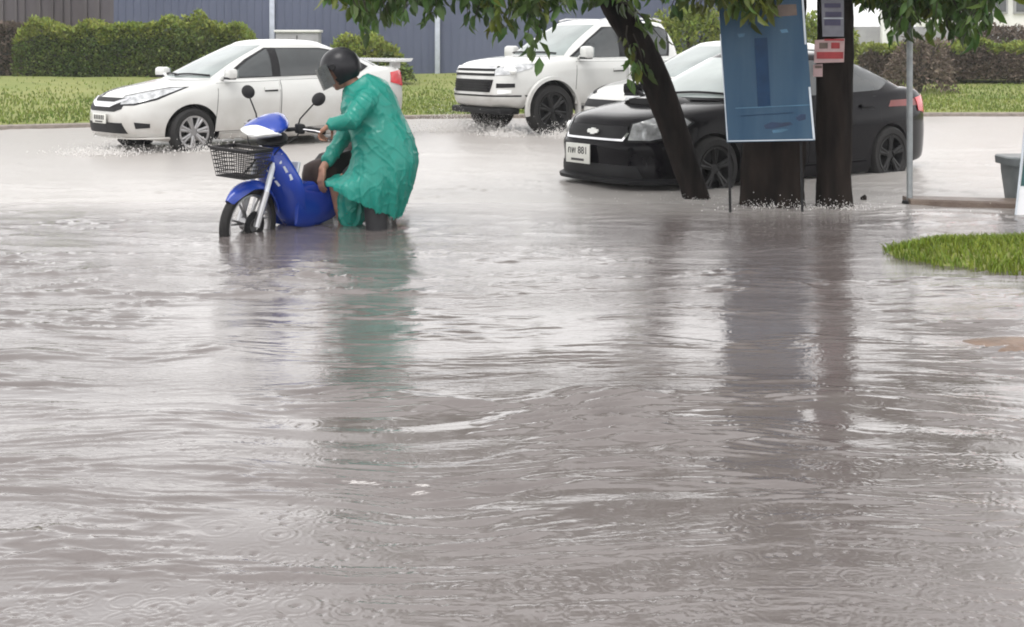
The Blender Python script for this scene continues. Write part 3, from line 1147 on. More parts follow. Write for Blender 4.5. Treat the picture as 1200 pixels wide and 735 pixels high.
class Shell:
    """smooth car shell: stacked outlines, wheel arches cut, with surface patches projected on it"""
    def __init__(s, low, cab, arches, arch_r, wmax, name='body', sub=3, nt=112):
        mb = MB()
        rl = [ring_pts(r, nt) for r in catmull(low, sub)]
        mb.loft(rl, cap=True)
        s.low = mb
        mbc = MB()
        xc = cab['xc']
        rings = []
        K = [0, .12, .25, .4, .55, .7, .82, .9, .95, 1.0]
        for k in K:
            bulge = math.sin(k * PI) * .03
            rings.append([
                cab['xf0'] + (cab['xf1'] - cab['xf0']) * k + bulge * 1.2, cab['zf0'] + (cab['z1'] - cab['zf0']) * k,
                cab['xr0'] + (cab['xr1'] - cab['xr0']) * k - bulge * 1.2, cab['zr0'] + (cab['z1'] - cab['zr0']) * k,
                cab['w0'] + (cab['w1'] - cab['w0']) * k + bulge, cab['zs0'] + (cab['z1'] - cab['zs0']) * k, cab['nf'], cab['nr']])
        top = rings[-1]
        for sc_, dz in ((.93, .022), (.8, .04), (.6, .055), (.35, .064), (.1, .068)):
            rings.append([xc + (top[0] - xc) * sc_, cab['z1'] + dz, xc + (top[2] - xc) * sc_, cab['z1'] + dz, top[4] * sc_,
                          cab['z1'] + dz, cab['nf'], cab['nr']])
        rc = [ring_pts(r, nt, xc) for r in rings]
        mbc.loft(rc, cap=True)
        s.cabmb = mbc
        s.arches, s.ar, s.w = arches, arch_r, wmax

    def make(s, paint, parent):
        o = s.low.build('body', [paint, M['dark']], None, smooth=0)
        s.bvh_low = BVHTree.FromPolygons([Vector(v) for v in s.low.v], s.low.f)
        s.bvh_cab = BVHTree.FromPolygons([Vector(v) for v in s.cabmb.v], s.cabmb.f)
        cut = MB()
        for (x, z) in s.arches:
            for sy in (1, -1):
                y0, y1 = (s.w - .27) * sy, (s.w + .15) * sy
                n = 40
                r0 = [(x + s.ar * math.cos(2 * PI * j / n), y0, z + s.ar * math.sin(2 * PI * j / n)) for j in range(n)]
                r1 = [(p[0], y1, p[2]) for p in r0]
                cut.loft([r0, r1], True, 1)
        c = cut.build('cutter', [paint, M['dark']], None, smooth=0)
        md = o.modifiers.new('b', 'BOOLEAN')
        md.operation = 'DIFFERENCE'
        md.object = c
        md.solver = 'EXACT'
        realise(o)
        bpy.data.objects.remove(c)
        # add the cabin shell to the same mesh
        bm = bmesh.new()
        bm.from_mesh(o.data)
        vs = [bm.verts.new(v) for v in s.cabmb.v]
        for f in s.cabmb.f:
            try:
                bm.faces.new([vs[i] for i in f])
            except ValueError:
                pass
        bmesh.ops.recalc_face_normals(bm, faces=bm.faces)
        bm.to_mesh(o.data)
        bm.free()
        o.data.shade_smooth()
        o.data.set_sharp_from_angle(angle=R(32))
        o.parent = parent
        return o

    def patch(s, pts, alpha, which='low', off=.004, res=.05, thick=.006, d=None, mb=None, mi=0, flip=False, inset=0.0):
        """pts: 3-D guide points near the surface; alpha: azimuth (deg) the patch is seen from, 'top' for from above"""
        bvh = s.bvh_low if which == 'low' else s.bvh_cab
        if alpha == 'top':
            din = Vector((0, 0, -1)); uu = Vector((0, 1, 0)); vv = Vector((1, 0, 0))
        else:
            a = R(alpha)
            din = -Vector((math.cos(a), math.sin(a), 0)); uu = Vector((-math.sin(a), math.cos(a), 0)); vv = Vector((0, 0, 1))
        poly = [Vector((Vector(p).dot(uu), Vector(p).dot(vv))) for p in pts]
        # densify boundary
        bd = []
        for i, p in enumerate(poly):
            q = poly[(i + 1) % len(poly)]
            n = max(1, int((q - p).length / res))
            for j in range(n):
                bd.append(p.lerp(q, j / n))
        nb = len(bd)

        def inside(p):
            c = False
            j = nb - 1
            for i in range(nb):
                if (bd[i].y > p.y) != (bd[j].y > p.y) and p.x < (bd[j].x - bd[i].x) * (p.y - bd[i].y) / (bd[j].y - bd[i].y) + bd[i].x:
                    c = not c
                j = i
            return c
        inn = []
        xs = [p.x for p in bd]; ys = [p.y for p in bd]
        x = min(xs) + res * .5
        while x < max(xs):
            y = min(ys) + res * .5
            while y < max(ys):
                p = Vector((x, y))
                if inside(p) and min((p - b).length for b in bd) > res * .35:
                    inn.append(p)
                y += res
            x += res
        r = geometry.delaunay_2d_cdt(bd + inn, [(i, (i + 1) % nb) for i in range(nb)], [], 1, 1e-6)
        vs2, fs = r[0], r[2]
        ori = Vector((0, 0, 0))
        top, low = [], []
        for p in vs2:
            o = uu * p.x + vv * p.y - din * 6
            h = bvh.ray_cast(o, din)
            if h[0] is None:
                h = bvh.find_nearest(uu * p.x + vv * p.y - din * .8)
            loc, nrm = h[0], h[1]
            if nrm.dot(din) > 0: nrm = -nrm
            nrm = (nrm - din * .4).normalized()
            top.append(loc + nrm * off)
            low.append(loc + nrm * (off - thick))
        n = len(top)
        ec = {}
        for f in fs:
            for i in range(len(f)):
                e = (f[i], f[(i + 1) % len(f)])
                ec[tuple(sorted(e))] = ec.get(tuple(sorted(e)), 0) + 1
        faces = [tuple(f) for f in fs]
        for f in fs:
            for i in range(len(f)):
                e = (f[i], f[(i + 1) % len(f)])
                if ec[tuple(sorted(e))] == 1:
                    faces.append((e[1], e[0], e[0] + n, e[1] + n))
        mb = mb or MB()
        vs = top + low
        if flip:
            vs = [Vector((p.x, -p.y, p.z)) for p in vs]
        mb.add(vs, faces, mi)
        return mb


def make_wheel(parent, c, r, width, side, spokes=5, name='wheel', dark=False):
    x, y, z = c
    rr = r * .68
    t = MB()
    h = width / 2
    prof = [(rr, -h * .8), (rr + .02, -h), (r - .03, -h), (r - .006, -h * .75), (r, -h * .4), (r, h * .4), (r - .006, h * .75), (r - .03, h),
            (rr + .02, h), (rr, h * .8)]
    t.lathe(prof, (0, 0, 0), 'Y', 36)
    wo_ = t.build(name, M['rubber'], parent, loc=(x, y, z))
    q = MB()
    s = side
    q.lathe([(rr + .004, -h * .8 * s), (rr + .004, h * .82 * s), (rr - .02, h * .86 * s), (rr - .035, h * .5 * s), (rr - .045, h * .1 * s), (.02, h * .05 * s)], (0, 0, 0), 'Y', 36, mi=1)
    q.lathe([(rr + .006, h * .80 * s), (rr + .004, h * .95 * s), (rr - .022, h * .88 * s)], (0, 0, 0), 'Y', 36, mi=0)
    q.lathe([(.001, h * .72 * s), (.05, h * .7 * s), (.065, h * .55 * s), (.07, h * .1 * s)], (0, 0, 0), 'Y', 20, mi=0)
    for k in range(spokes):
        a = 2 * PI * k / spokes + .3
        for da in (-.13, .13):
            a0, a1 = a + da * .6, a + da
            p0 = Vector((.05 * math.cos(a0), h * .6 * s, .05 * math.sin(a0)))
            p1 = Vector(((rr - .012) * math.cos(a1), h * .75 * s, (rr - .012) * math.sin(a1)))
            q.tube([p0, p0.lerp(p1, .5) + Vector((0, h * .06 * s, 0)), p1], [.026, .02, .024], 6, 0)
    q.build('rim', [M['alloy'] if not dark else M['darkrim'], M['dark']], wo_, smooth=40)
    return wo_


def side_part(sh, name, pts, alpha, m, parent, which='low', off=.004, res=.05, both=True, child=None):
    """left patch and mirrored right patch as two objects"""
    out = []
    for fl in ((False, True) if both else (False,)):
        o = sh.patch(pts, alpha, which, off, res, flip=fl).build(name, m, parent)
        out.append(o)
    return out


def mirror_part(parent, c, d, m, lean=.0):
    for sy in (1, -1):
        b = MB()
        x, y, z = c
        b.box((x, sy * (y + d[1] / 2), z + d[2] / 2), d, bev=min(d) * .30, rz=-.18 * sy)
        b.tube([(x + .02, sy * (y - .09), z - .01), (x + .02, sy * (y + .03), z + .05)], .025, 6)
        o = b.build('wing_mirror', m, parent)
        g = MB().box((x - d[0] * .5 - .001, sy * (y + d[1] / 2 + .008), z + d[2] / 2), (.012, d[1] * .84, d[2] * .8), rz=-.18 * sy)
        g.build('mirror_glass', M['screen'], o)
        l = MB().box((x, sy * (y + d[1] * .4), z + .008), (d[0] * .9, d[1] * .85, .035), bev=.012, rz=-.18 * sy)
        l.build('lower_cover', M['dark'], o)


def doors(sh, parent, paint, polys, handles):
    for fl in (False, True):
        for pl, hd in zip(polys, handles):
            o = sh.patch(pl, 90, 'low', .006, .07, flip=fl).build('door', paint, parent)
            cx = sum(p[0] for p in pl) / len(pl); cz = sum(p[2] for p in pl) / len(pl)
            big = [(cx + (p[0] - cx) * 1.012, p[1], cz + (p[2] - cz) * 1.018) for p in pl]
            sh.patch(big, 90, 'low', .0025, .07, flip=fl).build('door_gap', M['dark'], o)
            h = sh.patch([(hd[0] + .11, 1, hd[1]), (hd[0] + .11, 1, hd[1] + .035), (hd[0] - .11, 1, hd[1] + .042), (hd[0] - .11, 1, hd[1] + .006)], 90, 'low', .035, .04, thick=.03, flip=fl)
            h.build('handle', paint, o)
            hb = sh.patch([(hd[0] + .10, 1, hd[1] - .018), (hd[0] + .10, 1, hd[1] + .02), (hd[0] - .10, 1, hd[1] + .02), (hd[0] - .10, 1, hd[1] - .018)], 90, 'low', .0085, .04, flip=fl)
            hb.build('handle_recess', M['dark'], o)


def text_mesh(body, size, m, parent, mtx, name='lettering', ext=.002):
    cu = bpy.data.curves.new('t', 'FONT')
    cu.body = body
    cu.size = size
    cu.align_x = 'CENTER'
    cu.align_y = 'CENTER'
    cu.extrude = ext
    cu.offset = size * .012
    tmp = bpy.data.objects.new('t', cu)
    COL.objects.link(tmp)
    bpy.context.view_layer.update()
    dg = bpy.context.evaluated_depsgraph_get()
    me = bpy.data.meshes.new_from_object(tmp.evaluated_get(dg))
    bpy.data.objects.remove(tmp)
    me.transform(mtx)
    me.materials.clear()
    me.materials.append(m)
    o = bpy.data.objects.new(name, me)
    COL.objects.link(o)
    o.parent = parent
    return o


def front_mtx(x, y, z):
    """text in the local YZ plane, read from +X"""
    return Matrix(((0, 0, 1, x), (1, 0, 0, y), (0, 1, 0, z), (0, 0, 0, 1)))


def car_loc(X, Y, zg, th, scale, name, label, group=None):
    r = empty(name, (X, Y, zg), PI + R(th))
    r.scale = (scale,) * 3
    tag(r, label, 'car', group)
    return r


def wiper(parent, sh, y0, y1, z0):
    b = MB()
    pts = []
    for k in range(7):
        t = k / 6
        y = y0 + (y1 - y0) * t
        h = sh.bvh_cab.ray_cast(Vector((5, y, z0 + .015 * math.sin(t * PI))), Vector((-1, 0, 0)))
        if h[0] is not None:
            pts.append(h[0] + h[1] * .02)
    if len(pts) > 2:
        b.tube(pts, .012, 5)
        b.build('wiper', M['dark'], parent)


# ---- white saloon
def white_saloon():
    root = car_loc(-3.68, 17.84, -.06, 43.0, 1.02, 'white_saloon_car', 'white saloon with boot spoiler and thin V-shaped grille, driving through the flood behind the motorcycle', 'cars in the flooded road')
    low = [(1.90, .22, -2.15, .30, .76, .19, 4.2, 4.5), (2.05, .26, -2.26, .33, .82, .24, 4.0, 4.5), (2.10, .40, -2.31, .5, .842, .42, 3.8, 4.5),
           (2.10, .54, -2.32, .65, .85, .58, 3.8, 4.5), (2.07, .64, -2.31, .80, .848, .72, 3.7, 4.5), (1.98, .735, -2.29, .95, .835, .82, 3.6, 4.5),
           (1.78, .815, -2.26, 1.05, .81, .88, 3.6, 4.5), (1.42, .89, -2.10, 1.085, .785, .925, 3.8, 5), (1.05, .955, -1.75, 1.09, .75, .955, 4, 5)]
    cab = dict(xf0=1.12, zf0=.945, xf1=.05, xr0=-2.0, zr0=1.06, xr1=-.95, w0=.775, zs0=.93, w1=.56, z1=1.405, nf=3.6, nr=4.2, xc=-.4)
    sh = Shell(low, cab, [(1.27, .3), (-1.28, .3)], .355, .85)
    sh.make(M['white'], root)
    P = M['white']
    for (x) in (1.27, -1.28):
        for sy in (1, -1):
            make_wheel(root, (x, sy * .735, .3), .3, .19, sy, 7)
    # glass
    sh.patch([(1, -.57, .965), (1, .57, .965), (1, .54, 1.05), (0, .40, 1.385), (0, -.40, 1.385), (1, -.54, 1.05)], 0, 'cab', .004).build('windscreen', M['screen'], root)
    sh.patch([(-1, -.62, 1.10), (-1, .62, 1.10), (-1, .50, 1.37), (-1, -.50, 1.37)], 180, 'cab', .004).build('rear_window', M['glass'], root)
    side_part(sh, 'front_side_window', [(.72, 1, .972), (.10, 1, .982), (.06, 1, 1.335), (.08, 1, 1.33), (.36, 1, 1.19)], 90, M['glass'], root, 'cab', .009, .03)
    side_part(sh, 'rear_side_window', [(-.03, 1, .975), (-1.28, 1, 1.02), (-1.42, 1, 1.10), (-1.05, 1, 1.28), (-.75, 1, 1.33), (-.05, 1, 1.34)], 90, M['glass'], root, 'cab', .009, .03)
    side_part(sh, 'window_trim', [(.80, 1, .958), (-1.32, 1, 1.0), (-1.52, 1, 1.09), (-1.10, 1, 1.30), (-.75, 1, 1.35), (.07, 1, 1.353), (.40, 1, 1.20)], 90, M['dark'], root, 'cab', .006, .03)
    # front
    side_part(sh, 'headlight', [(2.06, .40, .655), (2.0, .60, .665), (1.8, .76, .73), (1.48, .84, .855), (1.70, .79, .845), (1.95, .62, .79), (2.05, .42, .745)], 45, M['lens'], root, 'low', .010, .035)
    side_part(sh, 'headlight_surround', [(2.08, .38, .64), (2.0, .61, .645), (1.8, .78, .71), (1.42, .85, .865), (1.70, .79, .86), (1.95, .62, .805), (2.05, .40, .758)], 45, M['dark'], root, 'low', .004, .035)
    g = sh.patch([(2, -.42, .60), (2, -.30, .565), (2, .30, .565), (2, .42, .60), (2, .44, .73), (2, -.44, .73)], 0, 'low', .008, .04).build('grille', M['dark'], root)
    sh.patch([(2, -.44, .70), (2, -.2, .615), (2, .2, .615), (2, .44, .70), (2, .44, .735), (2, .24, .675), (2, -.24, .675), (2, -.44, .735)], 0, 'low', .02, .04, .015).build('grille_bar', M['chrome'], g)
    i = sh.patch([(2, -.50, .30), (2, .50, .30), (2, .44, .43), (2, -.44, .43)], 0, 'low', .006, .05).build('bumper_intake', M['dark'], root)
    side_part(sh, 'fog_lamp', [(2, .62, .36), (1.9, .74, .37), (1.9, .74, .42), (2, .60, .44)], 30, M['dark'], root, 'low', .006, .04)
    pl = MB().box((2.135, 0, .475), (.012, .36, .12), bev=.004).build('number_plate', M['plate'], root)
    b = MB()
    for k in range(6):
        b.box((2.143, -.12 + k * .048, .49), (.004, .026, .055))
    b.box((2.143, 0, .436), (.004, .2, .018))
    b.build('plate_marks', M['ink'], pl)
    sh.patch([(2, -.78, .215), (2, .78, .215), (2, .78, .25), (2, -.78, .25)], 0, 'low', .03, .06, .03).build('front_lip', P, root)
    # rear
    side_part(sh, 'tail_light', [(-2.25, .52, .82), (-2.22, .72, .80), (-1.95, .84, .86), (-2.0, .83, 1.0), (-2.2, .70, 1.03), (-2.27, .52, 1.0)], 135, M['red'], root, 'low', .012, .04)
    sp = MB()
    sp.loft([[(-1.98, y, 1.105 + .06), (-2.28, y, 1.12 + .07), (-2.34, y, 1.125 + .07), (-2.30, y, 1.09 + .06), (-1.99, y, 1.085 + .06)] for y in (-.68, -.4, 0, .4, .68)])
    for sy in (-.5, .5):
        sp.box((-2.14, sy, 1.105), (.16, .05, .11))
    sp.build('boot_spoiler', P, root)
    sh.patch([(-2, -.26, .62), (-2, .26, .62), (-2, .26, .74), (-2, -.26, .74)], 180, 'low', .01).build('rear_number_plate', M['plate'], root)
    doors(sh, root, P, [[(.98, 1, .30), (.05, 1, .30), (.02, 1, .92), (.92, 1, .90)], [(.02, 1, .30), (-.80, 1, .30), (-1.12, 1, .62), (-1.14, 1, .94), (-.01, 1, .925)]], [(.16, .80), (-.92, .83)])
    mirror_part(root, (.80, .80, .96), (.13, .20, .13), P)
    side_part(sh, 'door_sill', [(.9, 1, .19), (-.88, 1, .19), (-.88, 1, .27), (.9, 1, .27)], 90, P, root, 'low', .022)
    wiper(root, sh, .55, -.1, .985)
    wiper(root, sh, .0, -.55, .985)
    return root


# ---- white hatch half hidden behind the black car
def white_hatch():
    root = car_loc(2.95, 18.3, -.08, 31.0, 1.0, 'white_hatchback_car', 'white car mostly hidden behind the black car, bonnet and roof showing past the leaning trunk', 'cars in the flooded road')
    low = [(1.90, .22, -1.95, .30, .76, .19, 4.2, 4.5), (2.02, .26, -2.02, .33, .82, .24, 4.0, 4.5), (2.07, .40, -2.05, .5, .842, .42, 3.8, 4.5),
           (2.06, .56, -2.05, .65, .85, .58, 3.8, 4.5), (2.00, .70, -2.04, .80, .848, .74, 3.7, 4.5), (1.88, .80, -2.02, .95, .835, .84, 3.6, 4.5),
           (1.66, .885, -1.98, 1.02, .81, .91, 3.6, 4.5), (1.32, .95, -1.9, 1.05, .785, .955, 3.8, 5), (.95, 1.0, -1.8, 1.06, .75, .985, 4, 5)]
    cab = dict(xf0=1.1, zf0=.985, xf1=.1, xr0=-2.0, zr0=1.03, xr1=-1.55, w0=.775, zs0=.95, w1=.58, z1=1.44, nf=3.6, nr=4.2, xc=-.5)
    sh = Shell(low, cab, [(1.25, .3), (-1.25, .3)], .355, .85)
    P = M['white']
    sh.make(P, root)
    for x in (1.25, -1.25):
        for sy in (1, -1):
            make_wheel(root, (x, sy * .735, .3), .3, .19, sy, 7)
    sh.patch([(1, -.60, 1.005), (1, .60, 1.005), (0, .46, 1.42), (0, -.46, 1.42)], 0, 'cab', .004).build('windscreen', M['screen'], root)
    sh.patch([(-1, -.6, 1.10), (-1, .6, 1.10), (-1, .50, 1.40), (-1, -.50, 1.40)], 180, 'cab', .004).build('rear_window', M['glass'], root)
    side_part(sh, 'front_side_window', [(.78, 1, 1.0), (.10, 1, 1.0), (.06, 1, 1.39), (.14, 1, 1.37), (.42, 1, 1.23)], 90, M['glass'], root, 'cab', .005)
    side_part(sh, 'rear_side_window', [(-.03, 1, 1.0), (-1.3, 1, 1.03), (-1.5, 1, 1.15), (-1.3, 1, 1.37), (-.05, 1, 1.395)], 90, M['glass'], root, 'cab', .005)
    side_part(sh, 'headlight', [(2.0, .45, .70), (1.95, .62, .70), (1.7, .80, .80), (1.5, .83, .87), (1.75, .74, .84), (1.98, .5, .77)], 45, M['lens'], root, 'low', .010, .035)
    side_part(sh, 'headlight_brow', [(2.0, .44, .765), (1.75, .75, .835), (1.46, .84, .87), (1.46, .84, .89), (1.75, .75, .86), (2.0, .44, .79)], 45, M['dark'], root, 'low', .012, .035)
    sh.patch([(2, -.45, .60), (2, .45, .60), (2, .42, .70), (2, -.42, .70)], 0, 'low', .008, .04).build('grille', M['dark'], root)
    sh.patch([(2, -.55, .28), (2, .55, .28), (2, .48, .46), (2, -.48, .46)], 0, 'low', .006, .05).build('bumper_intake', M['dark'], root)
    side_part(sh, 'tail_light', [(-1.95, .6, .85), (-1.8, .83, .88), (-1.8, .83, 1.0), (-1.95, .6, 1.02)], 135, M['red'], root, 'low', .012, .04)
    doors(sh, root, P, [[(.95, 1, .30), (.05, 1, .30), (.02, 1, .95), (.88, 1, .93)], [(.02, 1, .30), (-.80, 1, .30), (-1.12, 1, .62), (-1.14, 1, .96), (-.01, 1, .955)]], [(.16, .83), (-.92, .86)])
    mirror_part(root, (.78, .80, .99), (.13, .20, .13), P)
    return root


# ---- black saloon
def black_saloon():
    root = car_loc(2.50, 13.62, -.115, 36.0, 1.01, 'black_saloon_car', 'lowered black saloon with bonnet scoop and white number plate, stopped behind the tree trunks', 'cars in the flooded road')
    low = [(2.03, .20, -2.18, .20, .80, .16, 4.2, 4.5), (2.11, .23, -2.26, .25, .84, .19, 4.2, 4.5), (2.11, .38, -2.28, .43, .855, .40, 4.0, 4.5),
           (2.12, .51, -2.28, .57, .86, .56, 4.0, 4.5), (2.09, .58, -2.27, .72, .856, .69, 3.8, 4.5), (2.05, .71, -2.25, .87, .84, .785, 3.6, 4.5),
           (1.95, .79, -2.20, .96, .815, .85, 3.4, 4.5), (1.5, .865, -2.02, 1.0, .785, .895, 3.8, 5), (.98, .925, -1.7, 1.02, .75, .93, 4, 5)]
    cab = dict(xf0=1.08, zf0=.925, xf1=.10, xr0=-1.95, zr0=.99, xr1=-.92, w0=.775, zs0=.905, w1=.57, z1=1.345, nf=3.6, nr=4.2, xc=-.4)
    sh = Shell(low, cab, [(1.30, .29), (-1.30, .29)], .345, .86)
    P = M['black']
    sh.make(P, root)
    for x in (1.30, -1.30):
        for sy in (1, -1):
            make_wheel(root, (x, sy * .755, .3), .305, .2, sy, 5, dark=True)
    sh.patch([(1, -.61, .945), (1, .61, .945), (0, .47, 1.325), (0, -.47, 1.325)], 0, 'cab', .004).build('windscreen', M['skypale'], root)
    sh.patch([(-1, -.62, 1.07), (-1, .62, 1.07), (-1, .50, 1.32), (-1, -.50, 1.32)], 180, 'cab', .004).build('rear_window', M['glass'], root)
    side_part(sh, 'front_side_window', [(.78, 1, .945), (.10, 1, .95), (.06, 1, 1.30), (.14, 1, 1.285), (.42, 1, 1.15)], 90, M['glass'], root, 'cab', .005)
    side_part(sh, 'rear_side_window', [(-.03, 1, .95), (-1.22, 1, .985), (-1.42, 1, 1.06), (-1.10, 1, 1.24), (-.8, 1, 1.30), (-.05, 1, 1.305)], 90, M['glass'], root, 'cab', .005)
    side_part(sh, 'headlight', [(2.06, .46, .575), (1.98, .66, .575), (1.80, .80, .62), (1.62, .84, .74), (1.72, .80, .80), (1.92, .64, .775), (2.04, .50, .72)], 45, M['lens'], root, 'low', .010, .03)
    side_part(sh, 'headlight_surround', [(2.08, .44, .56), (1.98, .67, .558), (1.80, .82, .60), (1.58, .85, .74), (1.72, .80, .815), (1.92, .64, .79), (2.04, .48, .735)], 45, M['dark'], root, 'low', .004, .035)
    for fl in (1, -1):
        b = MB()
        h = sh.bvh_low.ray_cast(Vector((5, fl * .66, .655)), Vector((-1, 0, 0)))[0]
        b.ellipsoid(h + Vector((.0, fl * .03, 0)), (.035, .065, .05))
        b.build('lamp', M['lamp'], root)
    g = sh.patch([(2, -.40, .575), (2, .40, .575), (2, .43, .64), (2, .40, .70), (2, -.40, .70), (2, -.43, .64)], 0, 'low', .008, .04).build('grille', M['dark'], root)
    sh.patch([(2, -.445, .64), (2, -.41, .56), (2, .41, .56), (2, .445, .64), (2, .425, .64), (2, .39, .582), (2, -.39, .582), (2, -.425, .64)], 0, 'low', .022, .03, .016).build('grille_trim', M['chrome'], g)
    h = sh.bvh_low.ray_cast(Vector((5, 0, .64)), Vector((-1, 0, 0)))[0]
    e = MB()
    for pl_ in ([(-.10, .0), (-.085, -.022), (-.035, -.022), (-.035, -.036), (.035, -.036), (.035, -.022), (.085, -.022), (.10, .0), (.085, .022), (.035, .022), (.035, .036), (-.035, .036), (-.035, .022), (-.085, .022)],):
        e.extrude_poly([((p[0] + p[1] * .35) * .8, .645 + p[1] * .85) for p in pl_], h.x + .018, h.x + .034, 'YZ')
    e.build('emblem', M['lamp'], g, smooth=0)
    # number plate
    px = 2.165
    pl = MB().box((px, -.15, .425), (.012, .36, .19), bev=.004).build('number_plate', M['plate'], root)
    text_mesh('กพ 881', .098, M['ink'], pl, front_mtx(px + .007, -.15, .452), ext=.001)
    MB().box((px + .0075, -.15, .365), (.003, .19, .022)).build('plate_strip', M['ink'], pl)
    sh.patch([(2, -.60, .20), (2, .60, .20), (2, .54, .34), (2, -.54, .34)], 0, 'low', .006, .05).build('bumper_intake', M['dark'], root)
    # bonnet scoop
    s_ = MB()
    rings = []
    for x, wd, hgt in ((1.02, .30, .012), (1.15, .32, .045), (1.32, .33, .062), (1.42, .33, .060)):
        ring = []
        for j in range(9):
            t = -1 + j / 4
            h = sh.bvh_low.ray_cast(Vector((x, t * wd, 3)), Vector((0, 0, -1)))[0]
            ring.append(h + Vector((0, 0, hgt * (1 - t ** 4) ** .5 + .002)))
        for j in range(8, -1, -1):
            t = -1 + j / 4
            h = sh.bvh_low.ray_cast(Vector((x, t * wd, 3)), Vector((0, 0, -1)))[0]
            ring.append(h - Vector((0, 0, .01)))
        rings.append(ring)
    s_.loft(rings)
    sc_o = s_.build('bonnet_scoop', P, root)
    a = MB()
    r = rings[-1]
    a.add([p + Vector((.006, 0, 0)) for p in r[1:8]] + [Vector((r[k].x + .006, r[k].y * .97, r[0].z + .006)) for k in range(7, 0, -1)], [tuple(range(14))])
    a.build('scoop_mouth', M['dark'], sc_o, smooth=0)
    # front lip and skirts
    lp = MB()
    rings = []
    for j in range(25):
        t = -1 + j / 12
        y = t * .84
        h = sh.bvh_low.ray_cast(Vector((5, y * .985, .24)), Vector((-1, 0, 0)))
        x = h[0].x if h[0] is not None else 1.6
        x = max(x, 1.55)
        rings.append([(x - .05, y, .175), (x + .035, y * 1.02, .17), (x + .045, y * 1.02, .205), (x + .005, y, .225), (x - .05, y, .225)])
    lp.loft(rings)
    lp.build('front_lip', M['dark'], root)
    side_part(sh, 'side_skirt', [(.92, 1, .165), (-.92, 1, .165), (-.92, 1, .26), (.92, 1, .26)], 90, P, root, 'low', .03)
    side_part(sh, 'tail_light', [(-2.23, .50, .71), (-2.2, .72, .71), (-1.95, .85, .75), (-1.92, .84, .89), (-2.2, .70, .92), (-2.25, .50, .90)], 135, M['red'], root, 'low', .012, .04)
    side_part(sh, 'side_stripe', [(-1.28, 1, .81), (-1.98, 1, .81), (-2.0, 1, .885), (-1.35, 1, .875)], 90, mat('red_brown_stripe', (.16, .028, .025), .35, var=.2), root, 'low', .0035)
    sh.patch([(-2, -.26, .62), (-2, .26, .62), (-2, .26, .74), (-2, -.26, .74)], 180, 'low', .01).build('rear_number_plate', M['plate'], root)
    doors(sh, root, P, [[(.98, 1, .28), (.05, 1, .28), (.02, 1, .90), (.90, 1, .88)], [(.02, 1, .28), (-.82, 1, .28), (-1.12, 1, .62), (-1.14, 1, .92), (-.01, 1, .905)]], [(.16, .78), (-.92, .81)])
    mirror_part(root, (.80, .80, .93), (.13, .20, .13), P)
    wiper(root, sh, .6, -.05, .965)
    wiper(root, sh, .0, -.6, .965)
    return root


